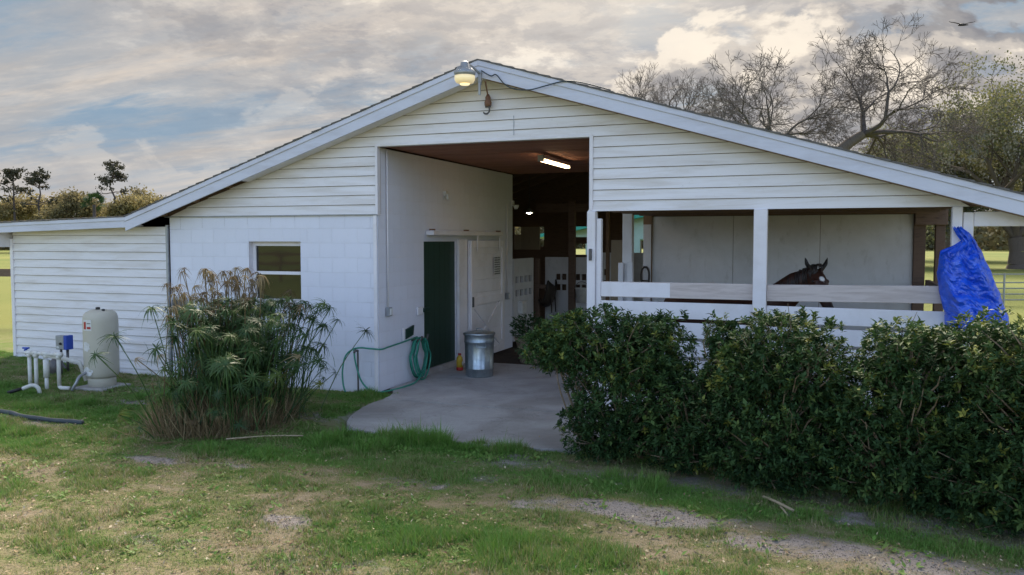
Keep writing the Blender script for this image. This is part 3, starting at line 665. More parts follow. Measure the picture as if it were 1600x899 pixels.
# stall fronts down the aisle, with rows of square cut-outs
def grid_holes(u0, v0, nu, nv, w, h, gu, gv): return [(u0 + i * (w + gu), u0 + i * (w + gu) + w, v0 + j * (h + gv), v0 + j * (h + gv) + h) for i in range(nu) for j in range(nv)]
holed('stall_panel', 5.06, 6.20, .1, 1.68, grid_holes(5.18, .95, 4, 2, .16, .13, .09, .13), -.05, .0, 'x', M['panel'], barn)
holed('stall_panel', -.02, 1.02, .1, 1.68, grid_holes(.22, .98, 2, 2, .10, .13, .03, .09) + grid_holes(.52, .98, 3, 2, .10, .13, .03, .09), 7.0, 7.05, 'y', M['panel'], barn)
holed('stall_panel', 1.05, 2.1, .1, 1.78, grid_holes(1.12, 1.08, 2, 2, .11, .13, .03, .1), 7.0, 7.05, 'y', M['panel'], barn)
box('panel_backing', -.02, 2.1, 7.3, 7.32, .1, 1.6, M['darkwood'], barn); box('panel_backing', -.4, -.38, 5.06, 6.2, .1, 1.6, M['darkwood'], barn)
box('partition', 1.66, 2.02, 6.0, 6.04, 0, 2.04, M['beige'], barn, .004); box('post', 1.56, 1.62, 5.98, 6.06, 0, 2.7, M['brownwood'], barn, .004)
box('post', .52, .66, 6.9, 7.0, 0, 2.85, M['darkwood'], barn, .006); box('tie_beam', -.2, 6.9, 6.92, 7.08, 2.62, 2.8, M['darkwood'], barn, .006)
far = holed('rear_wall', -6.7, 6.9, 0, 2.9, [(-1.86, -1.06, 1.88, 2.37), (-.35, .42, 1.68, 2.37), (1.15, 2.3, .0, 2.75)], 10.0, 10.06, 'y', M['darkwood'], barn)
MB().hexa([(-4.4, 10.0, 2.9), (6.0, 10.0, 2.9), (6.0, 10.06, 2.9), (-4.4, 10.06, 2.9), (RX - .02, 10.0, RZ - .1), (RX + .02, 10.0, RZ - .1), (RX + .02, 10.06, RZ - .1), (RX - .02, 10.06, RZ - .1)]).build('rear_gable', M['darkwood'], barn)
box('window_rail', -.36, .43, 9.96, 10.0, 1.95, 2.11, M['darkwood'], barn); box('hanging_panel', -1.62, -1.12, 9.85, 9.88, 1.80, 2.37, M['beige'], barn, .003)
box('hanging_panel', -1.80, -1.62, 9.85, 9.88, 1.80, 2.18, M['beige'], barn, .003)
for k in range(6): slope_part('roof_truss', RX, 6.9, RZ - .1, roof_z(6.9) - .1, 5.3 + k * .9, 5.35 + k * .9, .0, .14, M['darkwood'], barn); slope_part('roof_truss', KX, RX, roof_z(KX) - .1, RZ - .1, 5.3 + k * .9, 5.35 + k * .9, .0, .14, M['darkwood'], barn)

# ------------------------------------------------------------------ fittings on the barn
def lamp_dusk():
    c = (1.535, -.62, 0)
    t = thing('barn_light', 'round finned barn light with glowing lens hung at the gable peak', 'light', (1.535, -.62, 3.88))
    MB().lathe([(.115, 0), (.128, .02), (.128, .045), (.10, .075), (.055, .115), (.05, .15), (.035, .165)], (c[0], c[1], 3.985), 28).build('housing', M['metal_grey'], t, True)
    for k in range(18):
        a = 2 * math.pi * k / 18; MB().hexa([(c[0] + r_ * math.cos(a) + s_ * -math.sin(a) * .003, c[1] + r_ * math.sin(a) + s_ * math.cos(a) * .003, zz) for zz, rs in ((4.02, (.05, .133)), (4.085, (.04, .085))) for r_, s_ in ((rs[0], -1), (rs[1], -1), (rs[1], 1), (rs[0], 1))]).build('fin', M['metal_grey'], t)
    ln = MB().lathe([(.06, 0), (.105, .012), (.122, .045), (.122, .09)], (c[0], c[1], 3.892), 28).build('lens', M['lens_lit'], t, True)
    MB().lathe([(.02, 0), (.05, .004), (.06, .014), (.0601, .016)], (c[0], c[1], 3.872), 20).build('bulb', M['lens_core'], ln, True)
    MB().tube([(c[0], c[1], 4.13), (c[0] + .03, -.5, 4.12), (1.60, -.325, 4.06)], .016, 8).build('arm', M['metal_grey'], t)
    MB().box(1.585, 1.625, -.335, -.318, 3.92, 4.10).tube([(1.605, -.34, 3.95), (1.605, -.34, 3.80)], .017, 8).build('mount', M['metal_grey'], t)
lamp_dusk()
t = thing('hay_hook', 'rusty iron pulley hook hanging under the gable peak', 'hook', (1.60, -.06, 3.70))
MB().tube([(1.66, -.29, 3.97), (1.62, -.12, 3.84)], .010, 6).build('strut', M['rust'], t)
MB().lathe([(.02, 0), (.042, .01), (.046, .05), (.032, .085), (.034, .11), (.014, .15)], (1.61, -.085, 3.70), 14).build('pulley_block', M['rust'], t, True)
MB().tube([(1.575, -.085, 3.70), (1.645, -.085, 3.70)], .014, 8).build('pin', M['metal_dark'], t)
MB().tube([(1.61, -.085, 3.705)] + [(1.585 + .045 * math.cos(a), -.085, 3.66 + .05 * math.sin(a)) for a in np.linspace(.5, -2.6, 10)], [.011] * 10 + [.006], 8).build('hook', M['metal_dark'], t, True)
cp = [(1.63, -.335, 4.09), (1.75, -.335, 4.02), (1.82, -.335, 4.03), (1.92, -.34, 3.92), (2.05, -.345, 3.845), (2.25, -.35, 3.82), (2.45, -.345, 3.855), (2.68, -.335, 3.895), (2.9, -.31, 3.865), (3.2, -.2, 3.78)]
tag(MB().tube(smooth_path(cp, 5), .0075, 6).build('power_cable', M['hose_dark'], None, True), 'slack dark cable drooping across the fascia beside the gable peak', 'cable')
# lights in the aisle
t = thing('fluorescent_light', 'lit fluorescent tube fixture hanging below the aisle ceiling', 'light', (1.85, 1.9, 3.19))
box('fixture_body', 1.70, 1.79, 1.55, 2.86, 3.20, 3.25, M['trim'], t, .006)
for xx in (1.722, 1.768): MB().tube([(xx, 1.58, 3.18), (xx, 2.83, 3.18)], .017, 10).build('tube', M['tube_lit'], t, True)
for y_ in (1.535, 2.845): box('end_cap', 1.70, 1.79, y_, y_ + .03, 3.16, 3.25, M['metal_grey'], t, .004)
for y_ in (1.7, 2.7): MB().tube([(1.745, y_, 3.25), (1.745, y_, 3.287)], .006, 6).build('hanger', M['metal_dark'], t)
t = thing('pendant_bulb', 'small lit bulb under a round shade deep in the barn', 'light', (-.35, 7.0, 2.6))
MB().lathe([(.03, .09), (.05, .06), (.11, .0)], (-.36, 6.95, 2.615), 16).build('shade', M['metal_grey'], t, True); MB().lathe([(.02, 0), (.06, .02), (.06, .04), (.03, .05)], (-.36, 6.95, 2.595), 12).build('bulb', M['bulb_lit'], t, True)
MB().tube([(-.36, 6.95, 2.7), (-.36, 6.95, 3.4)], .008, 6).build('cord', M['metal_dark'], t)
t = thing('wall_lamp_socket', 'small bulb holder high on the block aisle wall', 'light socket', (.0, 2.02, 2.72))
MB().tube([(.0, 2.02, 2.76), (.05, 2.02, 2.76)], .045, 12).build('base', M['white_plate'], t); MB().lathe([(.015, 0), (.032, .03), (.02, .08), (.015, .10)], (.06, 2.02, 2.66), 12).build('bulb', M['white_plate'], t, True)
t = thing('corner_floodlight', 'small white floodlight at the far corner of the aisle wall', 'light', (.0, 4.95, 2.6)); box('base', 0, .04, 4.9, 5.0, 2.68, 2.78, M['white_plate'], t); MB().lathe([(.03, 0), (.055, .06), (.05, .08)], (.09, 4.95, 2.62), 12).build('head', M['white_plate'], t, True)
# electrical boxes, conduits
def outlet(x, y, z, label, conduit=None):
    t = thing('outlet_box', label, 'outlet', (x, y, z - .06))
    box('cover', x, x + .06, y - .045, y + .045, z - .06, z + .06, M['metal_grey'], t, .006); box('flap', x + .06, x + .075, y - .035, y + .035, z - .045, z + .045, M['white_plate'], t, .005)
    if conduit: MB().tube([(x + .02, y, z + .06), (x + .02, y, conduit)], .011, 8).build('conduit', M['trim'], t, True)
outlet(0.0, .20, 1.07, 'grey outlet box with tall conduit near the aisle wall corner', 3.25)
outlet(0.0, 4.67, 1.0, 'grey outlet box on the aisle wall past the sliding door', 2.7)
t = thing('meter_box', 'grey electrical disconnect box on the white block wall above the papyrus', 'electrical box', (-3.32, -.01, .96))
box('case', -3.42, -3.22, -.11, -.012, .96, 1.20, M['metal_grey'], t, .008); box('cover', -3.41, -3.23, -.122, -.11, .98, 1.17, M['metal_dark'], t, .004); MB().tube([(-3.38, -.05, .96), (-3.38, -.05, .05)], .014, 8).build('conduit', M['metal_grey'], t)
o = box('notice_sheet', sdx + .064, sdx + .066, 3.78, 4.10, 1.42, 1.74, M['notice'], None, 0); tag(o, 'printed black and white notice sheet on the white sliding door', 'notice')
# hose hanger and garden hose
t = thing('hose_hanger', 'white wall plate with dark green hanger holding the hose coil', 'hose hanger', (0, .85, .6))
box('plate', .0, .02, .62, .88, .62, .80, M['trim'], t, .004); MB().hexa([(.02, .68, .64), (.035, .68, .64), (.035, .90, .68), (.02, .90, .68), (.02, .68, .78), (.05, .68, .78), (.05, .90, .82), (.02, .90, .82)]).build('panel', M['green_door'], t)
MB().tube([(.0, .93, .60), (.14, .93, .60), (.16, .93, .66)], .016, 8).build('arm', M['metal_dark'], t); MB().tube([(.0, 1.12, .60), (.14, 1.12, .60), (.16, 1.12, .67)], .016, 8).build('arm', M['metal_dark'], t); MB().tube([(.012, .9, .60), (.012, 1.2, .60)], .016, 8).build('back_bar', M['metal_dark'], t)
def hose_pts():
    pts = []; loops = 7
    for k in range(loops):
        w = .15 + .10 * random.random(); h = .25 + .06 * random.random(); cx = .05 + .013 * k + random.uniform(-.008, .008); cy = 1.02 + random.uniform(-.035, .035)
        for j in range(22):
            a = math.pi / 2 + 2 * math.pi * j / 22; s_ = math.sin(a); pts.append((cx + .01 * math.sin(a * 2), cy + w * math.cos(a) * (1.0 if s_ < .3 else .75), .625 - h + h * s_))
    return pts
hp = hose_pts()
lead = [(.04, 1.0, .64), (.06, .75, .63), (.06, .4, .61), (.07, .1, .60), (.06, -.06, .59), (-.08, -.10, .595), (-.25, -.10, .60), (-.36, -.12, .57), (-.44, -.16, .48), (-.46, -.2, .3), (-.44, -.22, .12), (-.38, -.26, .02)]
t = thing('garden_hose', 'green garden hose coiled in long loops on the aisle wall', 'hose', (.08, 1.02, .05))
MB().tube(smooth_path(hp, 2), .0125, 8).build('coil', M['hose'], t, True); MB().tube(smooth_path(lead), .0115, 8).build('lead', M['hose'], t, True)
MB().tube(smooth_path([(.1, 1.12, .16), (.16, .8, .06), (.2, .5, .035), (.12, .05, .02), (-.05, -.10, .02), (-.2, -.14, .15), (-.30, -.13, .4), (-.33, -.12, .58)]), .0115, 8).build('lead', M['hose'], t, True)
t = thing('water_standpipe', 'thin dark standpipe on the block wall beside the hose', 'pipe', (-.3, -.07, 0)); MB().tube([(-.30, -.07, -.02), (-.30, -.07, .56)], .012, 8).build('riser', M['metal_dark'], t); MB().tube([(-.30, -.07, .55), (-.30, -.13, .57), (-.30, -.16, .54)], .017, 8).build('spigot', M['metal_dark'], t)

# ------------------------------------------------------------------ things in the aisle
def trash_can(cx, cy):
    t = thing('trash_can', 'galvanised steel trash can with lid beside the dark green door', 'trash can', (cx, cy, .02))
    prof = []; N = 44; b = MB(); k0 = 0; n = 60
    zs = [(.0, .178), (.02, .186), (.10, .187), (.105, .193), (.12, .193), (.125, .188), (.42, .198), (.46, .200), (.465, .206), (.48, .206), (.485, .201), (.55, .204), (.56, .209), (.572, .209)]
    for (z_, r_) in [(p * 1.1, q * 1.1) for p, q in zs]:
        for j in range(n):
            a = 2 * math.pi * j / n; rr = r_ + (.004 * (1 if j % 4 < 2 else -1) if .12 < z_ < .46 or z_ == .42 or z_ == .125 else 0); b.v.append((cx + rr * math.cos(a), cy + rr * math.sin(a), .02 + z_))
    for i in range(len(zs) - 1):
        for j in range(n): b.f.append((i * n + j, i * n + (j + 1) % n, (i + 1) * n + (j + 1) % n, (i + 1) * n + j))
    b.f.append(tuple(reversed(range(n)))); b.build('body', M['galv'], t, True)
    lid = MB().lathe([(.238, 0), (.24, .025), (.22, .034), (.12, .052), (.0, .06)], (cx, cy, .64), 48).build('lid', M['galv'], t, True)
    MB().tube([(cx - .05, cy, .69), (cx - .04, cy, .725), (cx + .04, cy, .725), (cx + .05, cy, .69)], .008, 8).build('lid_handle', M['galv'], lid, True)
    for s_ in (-1, 1):
        a = R(-60 if s_ < 0 else 120); p = lambda da, z_, r_: (cx + r_ * math.cos(a + da), cy + r_ * math.sin(a + da), .02 + z_)
        MB().tube([p(-.3, .52, .222), p(-.28, .45, .25), p(.28, .45, .25), p(.3, .52, .222)], .007, 8).build('side_handle', M['galv'], t, True)
trash_can(.765, 1.60)
t = thing('feed_jug', 'small yellow container with red base beside the trash can', 'container', (.20, 2.22, .02))
MB().lathe([(.05, 0), (.052, .01), (.052, .05)], (.27, 1.98, .02), 16).build('base', M['red'], t, True); MB().lathe([(.05, .0), (.05, .12), (.044, .15), (.022, .175), (.022, .19)], (.27, 1.98, .07), 16).build('body', M['yellow'], t, True)
MB().lathe([(.025, 0), (.025, .03)], (.27, 1.98, .255), 12).build('cap', M['red'], t); box('paper_label', .321, .325, 1.955, 2.005, .10, .16, M['white_plate'], t, 0)
def leaf_cloud(name, pts, dirs, size, mat, parent, tint, fold=.18, width=.42):
    n = len(pts); tv = [(0, 0, 0), (width * .5, .42, fold * .5), (0, 1, -.05), (-width * .5, .42, fold * .5), (0, .45, 0)]
    tf = np.array([(0, 1, 4), (1, 2, 4), (2, 3, 4), (3, 0, 4)])
    V, F = scatter(tv, tf, pts, frames(dirs, RNG.uniform(-.7, .7, n)), size)
    return big(name, V, F, mat, parent, np.repeat(np.clip(tint, 0, 1), 5))
t = thing('potted_plant', 'leafy plant in a tan flowerpot at the end of the sliding door', 'potted plant', (1.0, 3.2, 0))
pot = MB().lathe([(.15, 0), (.17, .02), (.235, .36), (.26, .37), (.265, .42), (.235, .425), (.22, .38), (.05, .37)], (1.0, 3.2, .004), 32).build('pot', M['terracotta'], t, True)
MB().lathe([(.215, .0), (.21, .01)], (1.0, 3.2, .36), 20).build('soil', M['dirt'], pot)
n = 900; ph = RNG.uniform(0, 2 * math.pi, n); rr = RNG.random(n) ** .5 * .30; hh = .42 + RNG.random(n) * .42 * (1 - rr); pp = np.stack([1.0 + rr * np.cos(ph), 3.2 + rr * np.sin(ph), hh], 1)
leaf_cloud('foliage', pp, np.stack([np.cos(ph), np.sin(ph), RNG.normal(.4, .5, n)], 1), RNG.uniform(.05, .09, n), M['pot_leaf'], t, RNG.random(n))
sm = MB()
for k in range(7): a = k * .9; sm.tube([(1.0 + .05 * math.cos(a), 3.2 + .05 * math.sin(a), .34), (1.0 + .2 * math.cos(a), 3.2 + .2 * math.sin(a), .75)], [.008, .004], 5)
sm.build('stems', M['stem'], t)
# tack on the stall front
t = thing('saddle', 'black saddle and tack hanging between the stall panels', 'saddle', (.05, 6.5, .5))
sv = []; sf = []
for i in range(13):
    for j in range(13):
        u = i / 12 * 2 - 1; v = j / 12 * 2 - 1; a = v * 2.0; w = .20 - .05 * u * u
        sv.append((.16 + w * math.cos(a) * .8, 6.55 + u * .30 + .02 * v, 1.05 + .12 * u * u - abs(math.sin(a)) ** 1.2 * .42 + .05))
for i in range(12):
    for j in range(12): sf.append((i * 13 + j, i * 13 + j + 1, i * 13 + j + 14, i * 13 + j + 13))
o = MB().raw(sv, sf).build('seat', M['leather'], t, True); s_ = o.modifiers.new('thick', 'SOLIDIFY'); s_.thickness = .03
for s in (-1, 1): MB().tube([(.30, 6.55 + s * .12, 1.0), (.32, 6.55 + s * .13, .55)], .015, 6).build('stirrup_strap', M['leather'], t); MB().tube([(.32 + .05 * math.cos(a), 6.55 + s * .13, .50 + .06 * math.sin(a)) for a in np.linspace(0, 6.28, 13)], .008, 6).build('stirrup', M['metal_grey'], t)
MB().box(-.03, .06, 6.36, 6.44, .02, 1.66).box(.06, .3, 6.35, 6.45, 1.05, 1.13).build('rack', M['darkwood'], t)
def bridle(x, y, z, label):
    t = thing('halter', label, 'halter', (x, y, z - .25))
    MB().tube(smooth_path([(x - .05, y, z - .3), (x - .06, y, z - .1), (x - .03, y, z), (x + .03, y, z), (x + .06, y, z - .1), (x + .05, y, z - .3)]), .016, 6).build('headstall', M['leather'], t, True)
    MB().tube([(x - .055, y, z - .2), (x + .055, y, z - .2)], .013, 6).build('noseband', M['leather'], t, True); MB().tube([(x, y, z), (x, y + .06, z + .01)], .01, 6).build('peg', M['metal_dark'], t)
bridle(2.76, 2.6, 1.57, 'black halter loop hung beside the grey stall post'); bridle(2.985, 2.86, 1.62, 'black halter loop hung at the edge of the grey plywood wall')
t = thing('water_bucket', 'pale feed bucket hung on the far stall panel', 'bucket', (.95, 6.9, .9)); MB().lathe([(.10, 0), (.135, .28), (.145, .285), (.145, .30), (.13, .30), (.1, .03)], (.83, 6.85, .75), 18).build('body', M['white_plate'], t, True); MB().tube([(.83 + .14 * math.cos(a), 6.86, 1.04 + .14 * math.sin(a)) for a in np.linspace(0, math.pi, 10)], .006, 6).build('handle', M['metal_dark'], t)
t = thing('feed_scoop_box', 'small white box fixed on the near stall panel', 'box', (.0, 5.7, .7)); box('body', .0, .10, 5.28, 5.52, .62, .84, M['white_plate'], t, .01); box('lid', .0, .115, 5.27, 5.53, .842, .865, M['white_plate'], t, .005)

# ------------------------------------------------------------------ well tank, pipes and switch box
gT = float(gz(-3.9, -1.05))
t = thing('pressure_tank', 'tall beige well pressure tank with rounded top beside the shed wall', 'tank', (-3.87, -1.05, gT))
tc_ = (-3.80, -1.05, gT - .01)
body = MB().lathe([(.16, .16), (.195, .165), (.213, .19), (.222, .24), (.225, .30), (.225, .94), (.221, .99), (.208, 1.035), (.18, 1.066), (.135, 1.086), (.07, 1.096), (.0, 1.098)], tc_, 48).build('body', M['tank'], t, True)
MB().lathe([(.17, .03), (.18, .035), (.18, .15), (.17, .17)], tc_, 36).build('base_ring', M['tank'], t, True)
MB().lathe([(.03, 1.095), (.03, 1.125), (.02, 1.13)], (tc_[0] - .02, tc_[1] - .02, tc_[2]), 12).build('air_valve', M['black'], t); MB().lathe([(.022, 1.07), (.022, 1.105), (.012, 1.11)], (tc_[0] + .11, tc_[1] - .05, tc_[2]), 12).build('cap', M['black'], t)
def sticker(name, az, z0, z1, w, mat, par, r=.227):
    n = 6; v = []; f = []
    for i in range(n + 1):
        a = az + (i / n - .5) * w / r
        for zz in (z0, z1): v.append((tc_[0] + r * math.cos(a), tc_[1] + r * math.sin(a), tc_[2] + zz))
    for i in range(n): f.append((2 * i, 2 * i + 2, 2 * i + 3, 2 * i + 1))
    return MB().raw(v, f).build(name, mat, par)
lab = sticker('label', R(-92), .82, .97, .15, M['white_plate'], body); sticker('print', R(-101), .84, .94, .05, M['red'], lab, .2285); sticker('print', R(-83), .845, .875, .06, M['red'], lab, .2285); sticker('print', R(-83), .915, .925, .06, M['metal_dark'], lab, .2285)
def blotch(az, z_, w, h, seed):
    rg = random.Random(seed); v = [(tc_[0] + .227 * math.cos(az), tc_[1] + .227 * math.sin(az), tc_[2] + z_)]; f = []; n = 18
    for i in range(n):
        a = 2 * math.pi * i / n; q = .8 + .35 * rg.random(); aa = az + w * q * math.cos(a) / .22; v.append((tc_[0] + .2275 * math.cos(aa), tc_[1] + .2275 * math.sin(aa), tc_[2] + z_ + h * q * math.sin(a)))
    f = [(0, 1 + i, 1 + (i + 1) % n) for i in range(n)]; MB().raw(v, f).build('worn_patch', M['white_plate'], body)
blotch(R(-98), .60, .065, .07, 1); blotch(R(-96), .26, .085, .06, 2)
t2 = thing('tank_pad', 'weathered concrete block pad under the pressure tank', 'pad', (-3.87, -1.05, gT - .05)); box('slab', -4.05, -3.54, -1.31, -.79, gT - .08, gT + .03, M['concrete'], t2, .012)
gP = float(gz(-4.4, -1.5)); ZP = .50
t = thing('pipe_manifold', 'white plastic pipe manifold standing in grass left of the tank', 'pipes', (-4.35, -1.5, gP))
def seg(p, r=.025, name='pipe', m='pvc'): return MB().tube(p, r, 12).build(name, M[m], t, True)
seg([(-4.66, -1.5, ZP), (-4.10, -1.5, ZP)]); seg([(-4.62, -1.5, ZP), (-4.62, -1.5, gP - .05)]); seg([(-4.50, -1.5, ZP), (-4.50, -1.5, gP - .05)]); seg([(-4.31, -1.5, ZP - .08), (-4.31, -1.5, .18)], .038); seg([(-4.31, -1.5, .2), (-4.31, -1.5, gP - .05)], .025)
seg([(-4.10, -1.5, ZP), (-4.08, -1.5, ZP - .03), (-4.08, -1.5, gP + .05)], .026); seg([(-4.08, -1.5, gP + .05), (-4.05, -1.5, gP + .03), (-3.92, -1.48, gP + .03)], .026)
for x_ in (-4.62, -4.50, -4.31, -4.08): MB().tube([(x_ - .055, -1.5, ZP), (x_ + .055, -1.5, ZP)], .034, 12).tube([(x_, -1.5, ZP), (x_, -1.5, ZP - .06)], .034, 12).build('fitting', M['pvc'], t, True)
seg([(-4.28, -1.5, ZP - .02), (-4.05, -1.2, ZP - .14), (-3.98, -1.15, .1)], .030); MB().tube([(-4.70, -1.5, ZP + .03), (-4.66, -1.5, ZP + .06)], .018, 8).tube([(-4.74, -1.5, ZP + .06), (-4.62, -1.5, ZP + .065)], .012, 8).build('valve_handle', M['blue_box'], t)
seg(smooth_path([(-4.18, -1.72, gP - .02), (-4.18, -1.74, gP + .06), (-4.23, -1.78, gP + .10), (-4.32, -1.86, gP + .06)]), .026); seg([(-4.32, -1.86, gP + .065), (-4.44, -1.98, gP + .02)], .022, 'hose_end', 'black')
seg(smooth_path([(-3.90, -1.46, gP + .0), (-3.84, -1.44, gP + .10), (-3.84, -1.38, gP + .18), (-3.86, -1.22, gP + .22)]), .02, 'flexible_line', 'metal_grey')
t = thing('pump_switch_box', 'grey and blue pump control box on a post by the shed', 'control box', (-5.12, -.5, .1))
bx = box('case', -5.24, -5.075, -.56, -.45, .40, .61, M['metal_grey'], t, .008); box('cover', -5.073, -5.01, -.565, -.44, .40, .615, M['blue_box'], t, .006); MB().tube([(-5.13, -.562, .49), (-5.13, -.58, .49)], .02, 10).build('knob', M['black'], bx); box('paper_label', -5.22, -5.17, -.562, -.561, .42, .45, M['white_plate'], bx, 0)
MB().tube([(-5.09, -.48, .39), (-5.09, -.48, .02)], .02, 8).tube([(-5.22, -.48, .39), (-5.22, -.48, .20), (-5.15, -.48, .12), (-5.09, -.48, .1)], .018, 8).build('conduit', M['metal_dark'], t, True)
MB().lathe([(.07, 0), (.09, .03), (.09, .18), (.06, .22), (.03, .26)], (-5.02, -.75, .06), 16).build('pump', M['metal_dark'], t, True)
hp2 = smooth_path([(-4.6, -2.55, .05), (-4.0, -2.70, .04), (-3.55, -2.77, .03), (-3.1, -2.86, .03), (-2.78, -2.89, .025), (-2.45, -2.87, .02), (-2.26, -2.84, .02), (-2.18, -2.83, .005)])
hp2 = [Vector((p.x, p.y, float(gz(p.x, p.y)) + .022)) for p in hp2]
tag(MB().tube(hp2, .028, 10).build('drain_hose', M['hose_dark'], None, True), 'dark flexible drain hose lying on the grass near the pipes', 'hose')

# ------------------------------------------------------------------ blue tarp
def tarp():
    nu, nv = 46, 50
    lz = [2.17, 2.10, 2.03, 1.97, 1.92, 1.70, 1.50, 1.29, 1.05]; lx = [6.80, 6.83, 6.88, 6.80, 6.685, 6.655, 6.68, 6.74, 6.77]; rx = [6.86, 6.95, 7.0, 7.03, 7.07, 7.16, 7.24, 7.31, 7.37]
    v = []; f = []
    for j in range(nv):
        s = j / (nv - 1); z_ = 2.17 - s * 1.0; a = np.interp(-z_, [-q for q in lz], lx); b = np.interp(-z_, [-q for q in lz], rx)
        for i in range(nu):
            u = i / (nu - 1); th = math.pi * (1.12 * u - .06); cx = (a + b) / 2; hw = (b - a) / 2
            d = .09 + .15 * s
            cr = lambda a, b, sd_: abs(float(fbm(np.array(a), np.array(b), sd_, 3)) - .5) * 2
            fold = (.050 * math.sin(u * 13 + s * 6 + 2.5 * math.sin(s * 5)) + .02 * math.sin(u * 29 - s * 11)) * (.25 + s) + .085 * cr(u * 4.5 + s * 5, s * 7 - u * 2.5, 71) + .05 * cr(u * 11 - s * 8, s * 13 + u * 5, 91)
            x_ = cx - hw * math.cos(th) * (1 + .0 * fold); y_ = -.065 - d * math.sin(th) - fold * math.sin(th) if math.sin(th) > 0 else -.065 - d * math.sin(th)
            v.append((x_ + .03 * (float(fbm(np.array(s * 9), np.array(u * 3), 5)) - .5), y_, z_ - .03 * math.sin(u * 3.1) * s + .015 * math.sin(u * 31)))
    for j in range(nv - 1):
        for i in range(nu - 1): k = j * nu + i; f.append((k, k + nu, k + nu + 1, k + 1))
    o = MB().raw(v, f).build('tarp', M['tarp'], None, False); m = o.modifiers.new('thick', 'SOLIDIFY'); m.thickness = .004
    tag(o, 'crumpled bright blue plastic tarp tied over the stall corner post', 'tarp')
tarp()

